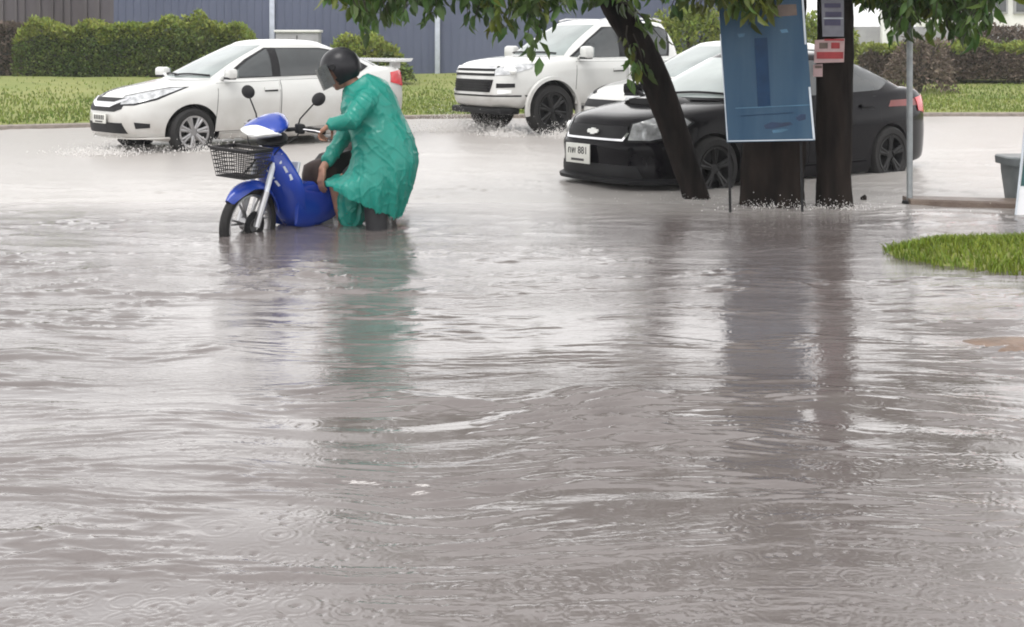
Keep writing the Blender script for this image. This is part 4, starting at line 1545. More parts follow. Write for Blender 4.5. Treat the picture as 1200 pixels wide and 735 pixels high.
# ---- white pick-up
def white_pickup():
    root = car_loc(1.42, 20.97, -.02, 33.2, 1.0, 'white_pickup_truck', 'tall white pickup truck with black double grille and big tyres, splashing along the far kerb')
    root['category'] = 'pickup truck'
    low = [(2.25, .42, -2.70, .50, .84, .36, 5, 7), (2.40, .46, -2.78, .52, .90, .42, 4.8, 7), (2.46, .58, -2.80, .60, .925, .55, 4.8, 7),
           (2.44, .74, -2.80, .75, .935, .75, 4.6, 7), (2.42, .90, -2.80, .90, .935, .90, 4.6, 7), (2.38, 1.02, -2.80, 1.02, .93, 1.02, 4.4, 7),
           (2.24, 1.11, -2.80, 1.10, .915, 1.09, 4.2, 7), (1.85, 1.17, -2.79, 1.15, .89, 1.135, 4.4, 7), (1.35, 1.21, -2.76, 1.16, .85, 1.16, 4.6, 7)]
    cab = dict(xf0=1.42, zf0=1.19, xf1=.50, xr0=-1.15, zr0=1.15, xr1=-.92, w0=.84, zs0=1.14, w1=.64, z1=1.72, nf=4.4, nr=7, xc=.1)
    sh = Shell(low, cab, [(1.55, .40), (-1.55, .40)], .46, .935)
    P = M['white']
    sh.make(P, root)
    for x in (1.55, -1.55):
        for sy in (1, -1):
            make_wheel(root, (x, sy * .80, .385), .388, .26, sy, 6, dark=True)
            # dark arch flare
            b = MB()
            n = 18
            rings = []
            for j in range(n + 1):
                a = PI * (-.06 + 1.12 * j / n)
                ca, sa = math.cos(a), math.sin(a)
                rings.append([(x + ca * .45, sy * .86, .40 + sa * .45), (x + ca * .45, sy * .952, .40 + sa * .45), (x + ca * .50, sy * .952, .40 + sa * .50), (x + ca * .51, sy * .90, .40 + sa * .51)])
            b.loft(rings)
            b.build('arch_flare', M['dark'] if False else P, root)
    sh.patch([(1, -.70, 1.215), (1, .70, 1.215), (0, .54, 1.695), (0, -.54, 1.695)], 0, 'cab', .004).build('windscreen', M['screen'], root)
    sh.patch([(-1, -.62, 1.25), (-1, .62, 1.25), (-1, .55, 1.65), (-1, -.55, 1.65)], 180, 'cab', .004).build('rear_window', M['glass'], root)
    side_part(sh, 'front_side_window', [(1.08, 1, 1.19), (.22, 1, 1.19), (.20, 1, 1.655), (.42, 1, 1.635), (.72, 1, 1.46)], 90, M['glass'], root, 'cab', .005)
    side_part(sh, 'rear_side_window', [(.10, 1, 1.19), (-.75, 1, 1.22), (-.86, 1, 1.60), (-.7, 1, 1.655), (.09, 1, 1.665)], 90, M['glass'], root, 'cab', .005)
    side_part(sh, 'window_trim', [(1.16, 1, 1.178), (-.80, 1, 1.20), (-.92, 1, 1.61), (-.72, 1, 1.675), (.44, 1, 1.66), (.76, 1, 1.46)], 90, M['dark'], root, 'cab', .004, .03)
    side_part(sh, 'headlight', [(2.36, .55, .92), (2.25, .74, .93), (1.98, .90, 1.02), (1.90, .91, 1.09), (2.1, .86, 1.09), (2.3, .68, 1.05), (2.36, .56, 1.02)], 45, M['lens'], root, 'low', .012, .04)
    for fl in (1, -1):
        b = MB()
        h = sh.bvh_low.ray_cast(Vector((5, fl * .74, .985)), Vector((-1, 0, 0)))[0]
        b.ellipsoid(h, (.05, .10, .05))
        b.build('lamp', M['lamp'], root)
    g = sh.patch([(2, -.55, .91), (2, .55, .91), (2, .57, 1.055), (2, -.57, 1.055)], 0, 'low', .008, .05).build('upper_grille', M['dark'], root)
    sh.patch([(2, -.55, .945), (2, .55, .945), (2, .55, .975), (2, -.55, .975)], 0, 'low', .026, .05, .02).build('grille_bar', P, g)
    sh.patch([(2, -.55, 1.01), (2, .55, 1.01), (2, .55, 1.045), (2, -.55, 1.045)], 0, 'low', .026, .05, .02).build('grille_bar', M['chrome'], g)
    g2 = sh.patch([(2, -.50, .665), (2, .50, .665), (2, .54, .855), (2, -.54, .855)], 0, 'low', .008, .05).build('lower_grille', M['dark'], root)
    b = MB()
    for k in range(4):
        h = sh.bvh_low.ray_cast(Vector((5, 0, .70 + .04 * k)), Vector((-1, 0, 0)))[0]
        b.box((h.x - .0, 0, .70 + .04 * k), (.04, .96, .008))
    b.build('grille_slats', M['rubber'], g2, smooth=0)
    side_part(sh, 'fog_lamp_recess', [(2.4, .62, .73), (2.2, .82, .74), (2.2, .82, .80), (2.4, .62, .80)], 40, M['dark'], root, 'low', .006, .04)
    side_part(sh, 'fog_lamp', [(2.4, .66, .645), (2.25, .80, .65), (2.25, .80, .70), (2.4, .66, .70)], 40, M['lamp'], root, 'low', .012, .03)
    sh.patch([(2, -.86, .60), (2, .86, .60), (2, .86, .625), (2, -.86, .625)], 0, 'low', .005, .06).build('bumper_groove', M['dark'], root)
    b = MB().box((2.2, 0, .38), (.35, 1.45, .10), bev=.03)
    b.build('skid_plate', M['dark'], root)
    side_part(sh, 'tail_light', [(-2.78, .80, .75), (-2.6, .93, .75), (-2.6, .93, 1.08), (-2.78, .80, 1.08)], 135, M['red'], root, 'low', .012, .05)
    # bed
    MB().box((-1.93, 0, 1.166), (1.55, 1.5, .006)).build('bed_liner', M['dark'], root, smooth=0)
    doors(sh, root, P, [[(1.15, 1, .48), (.18, 1, .48), (.16, 1, 1.12), (1.10, 1, 1.12)], [(.14, 1, .48), (-.74, 1, .48), (-.95, 1, .85), (-.92, 1, 1.12), (.12, 1, 1.12)]], [(.32, .98), (-.68, 1.0)])
    mirror_part(root, (1.02, .93, 1.17), (.15, .24, .19), P)
    st = MB()
    for sy in (1, -1):
        st = MB().box((.1, sy * .90, .42), (1.9, .14, .05), bev=.02)
        st.build('side_step', M['dark'], root)
    # roof rails
    for sy in (1, -1):
        MB().tube([(.40, sy * .56, 1.765), (.25, sy * .57, 1.80), (-.7, sy * .57, 1.80), (-.85, sy * .56, 1.765)], .016, 6).build('roof_rail', M['chrome'], root)
    wiper(root, sh, .6, -.05, 1.235)
    wiper(root, sh, .0, -.6, 1.235)
    return root


white_saloon()
white_hatch()
black_saloon()
white_pickup()
# ------------------------------------------------------------------ motorcycle
BIKE = Vector((-1.54, 9.88, -.225))
BTH = 51.0
BROT = PI + R(BTH)


def bike():
    root = empty('motorcycle', BIKE, BROT)
    tag(root, 'blue step-through motorcycle with a black wire basket, standing hub deep in water', 'motorcycle')
    ang = R(9)          # handlebar turned to the left
    piv = Vector((.42, 0, .6)); axd = Vector((-.42, 0, 1)).normalized()
    RM = Matrix.Rotation(ang, 3, axd)

    def S(p):
        return piv + RM @ (Vector(p) - piv)
    # front wheel
    fc = S((.64, 0, .28))

    def Wt(c, rot):
        return lambda p: rot @ p
    t = MB(lambda p: RM @ p)
    r = .285
    t.lathe([(.218, -.022), (.238, -.036), (.268, -.034), (.282, -.018), (r, 0), (.282, .018), (.268, .034), (.238, .036), (.218, .022)], (0, 0, 0), 'Y', 40)
    fw = t.build('wheel', M['rubber'], root, loc=fc)
    t = MB(lambda p: RM @ p)
    t.lathe([(.226, -.026), (.212, -.028), (.204, -.012), (.204, .012), (.212, .028), (.226, .026)], (0, 0, 0), 'Y', 40)
    t.lathe([(.001, -.05), (.045, -.05), (.05, -.03), (.05, .03), (.045, .05), (.001, .05)], (0, 0, 0), 'Y', 20)
    for k in range(7):
        a = 2 * PI * k / 7 + .2
        for da in (-.10, .10):
            t.tube([(.045 * math.cos(a), 0, .045 * math.sin(a)), (.218 * math.cos(a + da), 0, .218 * math.sin(a + da))], .009, 5)
    t.build('rim', M['alloy'], fw)
    t = MB(lambda p: RM @ p)
    t.lathe([(.05, .058), (.105, .058), (.105, .064), (.05, .064)], (0, 0, 0), 'Y', 28)
    t.build('brake_disc', M['dark'], fw)
    # rear wheel
    t = MB()
    t.lathe([(.222, -.03), (.245, -.042), (.268, -.042), (.284, -.02), (.288, 0), (.284, .02), (.268, .042), (.245, .042), (.222, .03)], (0, 0, 0), 'Y', 36)
    rw = t.build('wheel', M['rubber'], root, loc=(-.62, 0, .285))
    t = MB()
    t.lathe([(.236, -.03), (.214, -.02), (.214, .02), (.236, .03)], (0, 0, 0), 'Y', 36)
    t.lathe([(.001, -.06), (.07, -.06), (.075, .06), (.001, .06)], (0, 0, 0), 'Y', 20)
    for k in range(5):
        a = 2 * PI * k / 5
        t.tube([(.06 * math.cos(a), 0, .06 * math.sin(a)), (.218 * math.cos(a), 0, .218 * math.sin(a))], .014, 5)
    t.build('rim', M['alloy'], rw)
    # fork
    for sy in (1, -1):
        f = MB(S)
        f.tube([(.645, sy * .085, .27), (.60, sy * .085, .40), (.555, sy * .085, .52)], [.026, .028, .028], 10)
        f.build('fork_leg', M['alloy'], root)
        f = MB(S)
        f.tube([(.56, sy * .085, .50), (.47, sy * .08, .76)], .021, 10)
        f.build('fork_tube', M['silver'], root)
    # front mudguard
    g = MB(S)
    rings = []
    for k in range(19):
        a = R(40 + 124 * k / 18)
        e = math.sin(PI * min(1, (k + .6) / 7)) if k < 3 else 1
        wd = .078 * (.35 + .65 * min(1, (k + .4) / 4))
        rad = .315 + .012 * math.sin(PI * k / 18)
        ring = []
        for j in range(9):
            tt = -1 + j / 4
            drop = .055 * abs(tt) ** 2.5
            ring.append((.64 + (rad - drop) * math.cos(a), tt * wd, .28 + (rad - drop) * math.sin(a)))
        for j in range(8, -1, -1):
            tt = -1 + j / 4
            drop = .055 * abs(tt) ** 2.5 + .006
            ring.append((.64 + (rad - drop) * math.cos(a), tt * (wd - .006), .28 + (rad - drop) * math.sin(a)))
        rings.append(ring)
    g.loft(rings)
    g.build('front_mudguard', M['blue'], root, smooth=50)
    # leg shield
    b = MB()
    rings = []
    for (z, x, wd, dp) in ((.225, .20, .10, .06), (.30, .245, .15, .07), (.40, .30, .185, .075), (.50, .345, .225, .08), (.60, .385, .225, .09), (.70, .42, .19, .095), (.78, .44, .15, .095), (.84, .435, .085, .08)):
        ring = []
        for j in range(24):
            a = 2 * PI * j / 24
            y = wd * math.copysign(abs(math.sin(a)) ** .8, math.sin(a))
            k = math.cos(a)
            bow = -.20 * (y / max(wd, .01)) ** 2 * wd * 1.6
            ring.append((x + bow + (dp * k if k > 0 else dp * .35 * k), y, z))
        rings.append(ring)
    b.loft(rings)
    ls = b.build('leg_shield', M['blue'], root, smooth=60)
    bv = BVHTree.FromPolygons([Vector(v) for v in b.v], b.f)
    # white wing-shaped sticker on each side of the shield
    for sy in (1, -1):
        st = MB()
        for poly in ([(.03, .745), (.135, .79), (.15, .72), (.05, .655)], [(.06, .645), (.165, .70), (.18, .655), (.08, .60)], [(.085, .585), (.19, .64), (.20, .60), (.10, .545)]):
            vs = []
            for nk in range(2):
                for (y, z) in poly:
                    h = bv.ray_cast(Vector((2, sy * y, z)), Vector((-1, 0, 0)))
                    p = h[0] if h[0] is not None else Vector((.4, sy * y, z))
                    vs.append(p + Vector((.004 - .006 * nk, sy * .002, 0)))
            n = len(poly)
            st.add(vs, [tuple(range(n)), tuple(range(2 * n - 1, n - 1, -1))] + [(i, (i + 1) % n, n + (i + 1) % n, n + i) for i in range(n)])
        st.build('sticker', M['silver'], ls, smooth=0)
    MB().box((.27, 0, .60), (.03, .26, .24), bev=.012, rot=Matrix.Rotation(R(-14), 3, 'Y')).build('inner_panel', M['silver'], ls)
    # frame tunnel, engine, side panels
    b = MB()
    b.loft([[(x, y * wd, z + q2 * hh) for (y, q2) in ((-1, -.6), (-1, .6), (-.6, 1), (.6, 1), (1, .6), (1, -.6), (.6, -1), (-.6, -1))] for (x, wd, z, hh) in ((.30, .09, .50, .09), (.15, .095, .44, .09), (-.02, .10, .46, .10), (-.15, .11, .54, .12))])
    b.build('centre_tunnel', M['blue'], root, smooth=50)
    for sy in (1, -1):
        b = MB()
        b.loft([[(x, sy * (wd - .03), z0), (x, sy * wd, z0 + .03), (x, sy * (wd + .015), (z0 + z1) / 2), (x, sy * wd, z1 - .03), (x, sy * (wd - .03), z1)] for (x, wd, z0, z1) in ((.30, .165, .24, .56), (.18, .15, .215, .50), (.04, .14, .22, .47), (-.10, .135, .25, .50), (-.24, .13, .32, .58))])
        b.build('side_fairing', M['blue'], root, smooth=50)
    b = MB()
    b.box((.02, 0, .27), (.34, .20, .17), bev=.04)
    b.tube([(.10, 0, .30), (.28, 0, .34)], .07, 14)
    b.build('engine', M['steel'], root)
    b = MB()
    b.loft([[(x, y * wd, z + q2 * hh) for (y, q2) in ((-1, -.5), (-1, .5), (-.7, 1), (.7, 1), (1, .5), (1, -.5), (.6, -1), (-.6, -1))] for (x, wd, z, hh) in ((-.02, .07, .56, .10), (-.15, .125, .61, .13), (-.35, .14, .64, .13), (-.6, .13, .70, .10), (-.82, .09, .76, .07), (-.95, .04, .80, .03))])
    b.build('rear_cowl', M['dark'], root, smooth=50)
    b = MB()
    b.loft([[(x, y * wd, z + q2 * hh) for (y, q2) in ((-1, -.7), (-1, .2), (-.75, .85), (-.3, 1), (.3, 1), (.75, .85), (1, .2), (1, -.7))] for (x, wd, z, hh) in ((.05, .05, .56, .07), (.03, .09, .57, .11), (-.06, .115, .59, .115), (-.25, .13, .65, .075), (-.40, .135, .745, .07), (-.62, .125, .79, .06), (-.76, .09, .80, .04))])
    b.build('seat', M['seat'], root, smooth=60)
    MB().tube([(-.50, .10, .80), (-.78, .11, .83), (-.90, .06, .85), (-.90, -.06, .85), (-.78, -.11, .83), (-.50, -.10, .80)], .013, 8).build('grab_rail', M['alloy'], root)
    MB().box((-.965, 0, .77), (.05, .12, .08), bev=.015).build('tail_light', M['red'], root)
    b = MB()
    b.loft([[(x, y * .08, z) for y in (-1, 1)] + [(x + .01, y * .075, z - .02) for y in (1, -1)] for x, z in ((-.70, .66), (-.88, .58), (-.98, .44), (-1.0, .36))])
    b.build('rear_mudguard', M['dark'], root)
    MB().tube([(.06, -.12, .22), (-.20, -.15, .20), (-.45, -.17, .26), (-.85, -.17, .36)], [.02, .03, .048, .05], 12).build('exhaust', M['chrome'], root)
    for sy in (1, -1):
        MB().tube([(-.5, sy * .13, .68), (-.62, sy * .14, .30)], .03, 10).build('shock_absorber', M['chrome'], root)
        MB().tube([(-.62, sy * .10, .285), (-.05, sy * .09, .30)], .022, 8).build('swing_arm', M['dark'], root)
        MB().tube([(.08, sy * .10, .21), (.08, sy * .30, .21)], .016, 8).build('footrest', M['rubber'], root)
    # steering head, lamp cowl
    b = MB(S)
    rings = []
    for (x, wd, z0, z1) in ((.615, .06, .885, .915), (.60, .12, .87, .945), (.565, .165, .865, .985), (.51, .185, .865, 1.02), (.44, .17, .875, 1.045), (.37, .12, .89, 1.05), (.31, .06, .90, 1.035)):
        rings.append([(x, wd * math.copysign(abs(math.cos(a)) ** 1.35, math.cos(a)), (z0 + z1) / 2 + (z1 - z0) / 2 * math.copysign(abs(math.sin(a)) ** 1.25, math.sin(a))) for a in [2 * PI * j / 24 for j in range(24)]])
    b.loft(rings)
    b.v = [(p[0], p[1], p[2] + .04) for p in b.v]
    hc = b.build('headlamp_cowl', M['blue'], root, smooth=60)
    b = MB(S)
    rings = []
    for (x, wd, z0, z1) in ((.632, .035, .885, .91), (.614, .11, .876, .955), (.588, .156, .872, .972), (.55, .178, .874, .965), (.52, .183, .885, .94)):
        rings.append([(x + .004, (wd + .004) * math.copysign(abs(math.cos(a)) ** 1.35, math.cos(a)), (z0 + z1) / 2 - .004 + (z1 - z0) / 2 * math.copysign(abs(math.sin(a)) ** 1.25, math.sin(a))) for a in [2 * PI * j / 24 for j in range(24)]])
    b.loft(rings)
    b.v = [(p[0], p[1], p[2] + .04) for p in b.v]
    b.build('headlamp', M['lamp'], hc, smooth=60)
    b = MB(S)
    b.loft([[(x, wd * math.cos(a), z + h_ * math.sin(a)) for a in [2 * PI * j / 14 for j in range(14)]] for (x, wd, z, h_) in ((.53, .06, .872, .02), (.47, .11, .87, .035), (.38, .11, .88, .05), (.31, .06, .90, .04))])
    b.build('lower_cowl', M['dark'], root, smooth=60)
    b = MB(S)
    b.tube([(.40, .0, .96), (.385, .12, .97), (.36, .19, .985), (.315, .27, .985), (.27, .345, .975)], .015, 8)
    b.tube([(.40, .0, .96), (.385, -.12, .97), (.36, -.19, .985), (.315, -.27, .985), (.27, -.345, .975)], .015, 8)
    b.build('handlebar', M['dark'], root)
    for sy in (1, -1):
        g_ = MB(S)
        g_.tube([(.325, sy * .255, .985), (.27, sy * .345, .975), (.255, sy * .372, .973)], [.022, .021, .024], 10)
        g_.build('grip', M['rubber'], root)
        g_ = MB(S)
        g_.box((.35, sy * .205, .985), (.06, .085, .075), bev=.015, rz=-.5 * sy)
        g_.build('switch_box', M['dark'], root)
        g_ = MB(S)
        g_.tube([(.36, sy * .24, .985), (.33, sy * .33, .98), (.315, sy * .37, .972)], [.006, .006, .008], 6)
        g_.build('brake_lever', M['alloy'], root)
        m_ = MB(S)
        c = Vector((.32, sy * .345, 1.215))
        rot = Matrix.Rotation(R(18 * sy), 3, 'X') @ Matrix.Rotation(R(-8), 3, 'Y')
        m_.ellipsoid(c, (.022, .066, .050), rot)
        mi_ = m_.build('mirror', M['dark'], root)
        s2 = MB(S)
        s2.tube([(.37, sy * .20, 1.0), (.365, sy * .215, 1.06), (.335, sy * .32, 1.185)], .0065, 6)
        s2.build('stem', M['dark'], mi_)
        s3 = MB(S)
        s3.ellipsoid(c + Vector((-.012, 0, 0)), (.014, .058, .043), rot)
        s3.build('mirror_glass', M['screen'], mi_)
    for sy in (1, -1):
        cb = MB(S)
        cb.tube([(.35, sy * .20, .96), (.43, sy * .24, .93), (.50, sy * .16, .86), (.49, sy * .08, .78)], .005, 5)
        cb.build('cable', M['rubber'], root)
    # basket
    b = MB(S)
    def bk(u, v, t):
        # u,v in [-1,1] across/along, t height 0..1
        return (.745 + v * (.105 + .03 * t), u * (.135 + .045 * t), .645 + .205 * t)
    rim = [(-1, -1), (1, -1), (1, 1), (-1, 1)]
    for t_, rr_ in ((0, .005), (.14, .0035), (.28, .0035), (.42, .0035), (.56, .0035), (.70, .0035), (.84, .0035), (.93, .006), (1, .009)):
        P = [bk(*rim[k % 4], t_) for k in range(5)]
        for k in range(4):
            b.tube([P[k], P[k + 1]], rr_, 5)
    for k in range(15):
        u = -1 + 2 * k / 14
        for v in (-1, 1):
            b.tube([bk(u, v, 0), bk(u, v, 1)], .0033, 4)
        b.tube([bk(u, -1, 0), bk(u, 1, 0)], .0033, 4)
    for k in range(11):
        v = -1 + 2 * k / 10
        for u in (-1, 1):
            b.tube([bk(u, v, 0), bk(u, v, 1)], .0033, 4)
        b.tube([bk(-1, v, 0), bk(1, v, 0)], .0033, 4)
    bo_ = b.build('basket', M['basket'], root)
    br = MB(S)
    for sy in (1, -1):
        br.tube([(.64, sy * .06, .65), (.55, sy * .07, .70), (.50, sy * .08, .74)], .008, 6)
    br.build('bracket', M['dark'], bo_)
    return root, S


bike_root, BS = bike()
BM = Matrix.Translation(BIKE) @ Matrix.Rotation(BROT, 4, 'Z')
GRIP = BM @ BS((.275, .335, .975))


# ------------------------------------------------------------------ rider
def capsule_chain(b, pts, rad, n=14):
    """tube with rounded ends"""
    pts = [Vector(p) for p in pts]
    d0 = (pts[0] - pts[1]).normalized(); d1 = (pts[-1] - pts[-2]).normalized()
    P, Q = [], []
    for k in (1.0, .8, .45):
        P.append(pts[0] + d0 * rad[0] * k); Q.append(rad[0] * math.sqrt(max(1 - k * k, .02)))
    P += pts; Q += list(rad)
    for k in (.45, .8, 1.0):
        P.append(pts[-1] + d1 * rad[-1] * k); Q.append(rad[-1] * math.sqrt(max(1 - k * k, .02)))
    b.tube(P, Q, n)


def remesh(b, name, m, voxel, parent, smooth_it=2):
    o = b.build(name, m, None, smooth=0, merge=False)
    md = o.modifiers.new('r', 'REMESH')
    md.mode = 'VOXEL'
    md.voxel_size = voxel
    md2 = o.modifiers.new('s', 'SMOOTH')
    md2.factor = .5
    md2.iterations = smooth_it
    realise(o)
    o.data.materials.clear()
    for k in (m if isinstance(m, (list, tuple)) else [m]):
        o.data.materials.append(k)
    o.data.shade_smooth()
    o.parent = parent
    return o


def hand(b, wrist, palm_dir, palm_nrm, side, curl, scale=1.0):
    """palm, four fingers, thumb. palm_dir: wrist->knuckles, palm_nrm: out of the back of the hand, side: direction of the thumb"""
    w_ = Vector(wrist); d = Vector(palm_dir).normalized(); nn = Vector(palm_nrm)
    nn = (nn - d * nn.dot(d)).normalized()
    t = nn.cross(d)
    if t.dot(Vector(side)) < 0: t = -t
    s = scale
    for k in range(5):
        o = (-.032 + .016 * k) * s
        capsule_chain(b, [w_ + d * .01 * s + t * o * .7, w_ + d * .05 * s + t * o, w_ + d * .085 * s + t * o], [.017 * s, .0165 * s, .013 * s], 10)
    for k, ln in enumerate((.066, .078, .084, .075)):
        o = (-.034 + .0225 * k) * s
        p = w_ + d * .088 * s + t * o
        a = 0
        P = [p - d * .02 * s, p]
        seg = [ln * .45, ln * .32, ln * .26]
        for i, sg in enumerate(seg):
            a += R(curl[i])
            dr = d * math.cos(a) - nn * math.sin(a)
            p = p + dr * sg * s
            P.append(p)
        capsule_chain(b, P, [.0095 * s, .0095 * s, .009 * s, .0082 * s, .0072 * s], 9)
    p = w_ + d * .025 * s + t * .03 * s
    P = [p, p + (d * .4 + t * .75 - nn * .35) * .045 * s, p + (d * .75 + t * .85 - nn * .75) * .066 * s, p + (d * 1.0 + t * .65 - nn * 1.05) * .075 * s]
    capsule_chain(b, P, [.015 * s, .012 * s, .0105 * s, .009 * s], 9)


def rider():
    base = Vector((-1.02, 9.72, -.24))
    root = empty('person', base)
    tag(root, 'person in a green rain poncho and black helmet bending over the blue motorcycle', 'person')
    o_ = base

    def W(x, y, z):
        return Vector((x, y, z)) - o_
    head = W(-1.305, 9.72, 1.175)
    neck = W(-1.165, 9.73, 1.03)
    chest = W(-1.06, 9.73, .90)
    belly = W(-1.0, 9.73, .72)
    pelvis = W(-.945, 9.73, .575)
    lsh, rsh = W(-1.10, 9.545, .955), W(-1.13, 9.92, .965)
    grip = GRIP - o_
    lwr = grip + Vector((.085, -.035, .055))
    lel = W(-1.185, 9.37, .805)
    rel = W(-1.30, 9.97, .665)
    rwr = W(-1.455, 9.82, .415)
    lkn, lan = W(-1.02, 9.53, .25), W(-1.0, 9.52, -.13)
    rkn, ran = W(-1.34, 9.80, .275), W(-1.25, 9.84, -.13)
    lhip, rhip = W(-.95, 9.63, .56), W(-.96, 9.83, .56)
    b = MB()
    # torso
    capsule_chain(b, [pelvis + Vector((0, -.07, 0)), pelvis + Vector((0, .07, 0))], [.135, .135])
    capsule_chain(b, [pelvis, belly, chest], [.14, .145, .15])
    capsule_chain(b, [chest + Vector((0, -.08, 0)), chest + Vector((0, .08, 0))], [.135, .135])
    capsule_chain(b, [lsh, chest + Vector((-.02, 0, .06)), rsh], [.07, .10, .07])
    capsule_chain(b, [neck + Vector((.05, 0, -.06)), neck, head + Vector((.04, 0, -.05))], [.075, .062, .060])
    # head: looks down and to the left
    hr = Matrix.Rotation(R(-28), 3, 'Y')
    b.ellipsoid(head, (.098, .078, .118), hr, 24, 16)
    b.ellipsoid(head + hr @ Vector((-.045, 0, -.07)), (.055, .052, .06), hr)
    # face details in head space: -x is forward
    def F(x, y, z): return head + hr @ Vector((x, y, z))
    capsule_chain(b, [F(-.092, 0, .02), F(-.112, 0, -.018), F(-.118, 0, -.028)], [.010, .013, .014], 8)
    b.ellipsoid(F(-.103, .012, -.033), (.011, .010, .008)); b.ellipsoid(F(-.103, -.012, -.033), (.011, .010, .008))
    capsule_chain(b, [F(-.090, .045, .026), F(-.098, .02, .031)], [.009, .009], 8)
    capsule_chain(b, [F(-.090, -.045, .026), F(-.098, -.02, .031)], [.009, .009], 8)
    capsule_chain(b, [F(-.092, .022, -.060), F(-.101, 0, -.058), F(-.092, -.022, -.060)], [.007, .009, .007], 8)
    capsule_chain(b, [F(-.090, .018, -.073), F(-.098, 0, -.073), F(-.090, -.018, -.073)], [.007, .009, .007], 8)
    b.ellipsoid(F(-.082, 0, -.108), (.022, .026, .018))
    for sy in (1, -1):
        b.ellipsoid(F(.01, sy * .078, -.01), (.02, .012, .033), hr)
    # arms
    capsule_chain(b, [lsh, lsh.lerp(lel, .5), lel], [.062, .055, .046])
    capsule_chain(b, [lel, lel.lerp(lwr, .4), lwr], [.045, .045, .029])
    capsule_chain(b, [rsh, rsh.lerp(rel, .5), rel], [.062, .055, .046])
    capsule_chain(b, [rel, rel.lerp(rwr, .4), rwr], [.045, .043, .030])
    # hands
    gd = (grip - lwr).normalized()
    hand(b, lwr, gd + Vector((0, 0, -.1)), Vector((.1, -.25, 1)), Vector((.0, 1, 0)), (38, 50, 36), 1.12)
    rd = Vector((-.12, -.35, -1)).normalized()
    hand(b, rwr, rd, Vector((-.75, -.65, .2)), Vector((-.6, .6, 0)), (18, 28, 20), 1.12)
    # legs
    for hp, kn, an in ((lhip, lkn, lan), (rhip, rkn, ran)):
        capsule_chain(b, [hp, hp.lerp(kn, .45), kn], [.098, .086, .060])
        capsule_chain(b, [kn, kn.lerp(an, .35), an], [.058, .060, .042])
        f0 = an + Vector((0.02, 0, -.05)); f1 = an + Vector((-.17, -.02, -.075))
        capsule_chain(b, [f0, f0.lerp(f1, .6), f1], [.043, .040, .030])
    remesh(b, 'body', M['skin'], .0065, root, 2)
    # trousers
    t = MB()
    capsule_chain(t, [lhip, lhip.lerp(lkn, .5), lkn], [.112, .105, .088])
    capsule_chain(t, [lkn, lkn.lerp(lan, .4), lan + Vector((0, 0, .03))], [.086, .086, .078])
    capsule_chain(t, [rhip, rhip.lerp(rkn, .4), rhip.lerp(rkn, .7)], [.112, .10, .085])
    capsule_chain(t, [pelvis + Vector((0, -.08, 0)), pelvis + Vector((0, .08, 0))], [.148, .148])
    remesh(t, 'trousers', M['trousers'], .012, root, 3)
    # boots
    for nm, an in (('l', lan), ('r', ran)):
        s = MB()
        f0 = an + Vector((0.025, 0, -.04)); f1 = an + Vector((-.18, -.02, -.07))
        capsule_chain(s, [f0, f0.lerp(f1, .6), f1], [.052, .048, .036])
        remesh(s, 'shoe', M['rubber'], .012, root, 2)
    # eyes
    for sy in (1, -1):
        e = MB().ellipsoid(F(-.086, sy * .031, .006), (.012, .012, .009), hr)
        e.build('eye', M['plate'], root)
        e = MB().ellipsoid(F(-.096, sy * .031, .003), (.004, .006, .006), hr)
        e.build('pupil', M['ink'], root)
    # poncho
    def ring(cx, hx, cz, cy, hy, tilt, n=40, sq=2.3):
        out = []
        for j in range(n):
            a = 2 * PI * j / n
            x = math.copysign(abs(math.cos(a)) ** (2 / sq), math.cos(a)) * hx
            y = math.copysign(abs(math.sin(a)) ** (2 / sq), math.sin(a)) * hy
            out.append(W(cx + x, cy + y, cz + tilt * x))
        return out
    c = MB()
    spec = [(-1.185, .090, 1.095, 9.73, .095, .70), (-1.165, .125, 1.05, 9.73, .13, .70), (-1.125, .175, .98, 9.73, .205, .62), (-1.085, .195, .895, 9.73, .225, .45), (-1.04, .215, .79, 9.73, .225, .22),
            (-.990, .235, .68, 9.73, .265, .08), (-.965, .245, .56, 9.72, .275, 0.0), (-.985, .275, .44, 9.71, .285, .12), (-1.055, .305, .34, 9.70, .30, -.08), (-1.105, .310, .265, 9.69, .29, -.28), (-1.13, .285, .195, 9.68, .27, -.46)]
    sp = catmull(spec, 4)
    rings = [ring(*s_) for s_ in sp]
    c.loft(rings)
    # hood lying collapsed behind the neck
    nb = W(-1.115, 9.73, 1.045)
    capsule_chain(c, [nb + Vector((-.05, -.10, -.01)), nb + Vector((.0, -.08, .01)), nb + Vector((.03, 0, .015)), nb + Vector((.0, .08, .01)), nb + Vector((-.05, .10, -.01))], [.028, .040, .048, .040, .028])
    capsule_chain(c, [lsh + Vector((.02, .03, 0)), lsh.lerp(lel, .5), lel, lel.lerp(lwr, .45), lwr + (lel - lwr).normalized() * .025], [.102, .082, .074, .064, .056])
    capsule_chain(c, [rsh + Vector((.02, -.03, 0)), rsh.lerp(rel, .5), rel, rel.lerp(rwr, .4), rel.lerp(rwr, .72)], [.102, .082, .074, .064, .056])
    # drape over the forward thigh
    capsule_chain(c, [W(-1.03, 9.80, .48), W(-1.19, 9.78, .31), W(-1.235, 9.77, .17), W(-1.23, 9.78, .06)], [.16, .125, .105, .10])
    ob = remesh(c, 'raincoat', M['coat'], .008, root, 5)
    me = ob.data
    n = len(me.vertices)
    co_ = np.empty(n * 3); me.vertices.foreach_get('co', co_); co_ = co_.reshape(-1, 3)
    no_ = np.empty(n * 3); me.vertices.foreach_get('normal', no_); no_ = no_.reshape(-1, 3)
    wz = co_[:, 2] + o_.z
    hang_ = np.clip((.60 - wz) / .40, 0, 1)
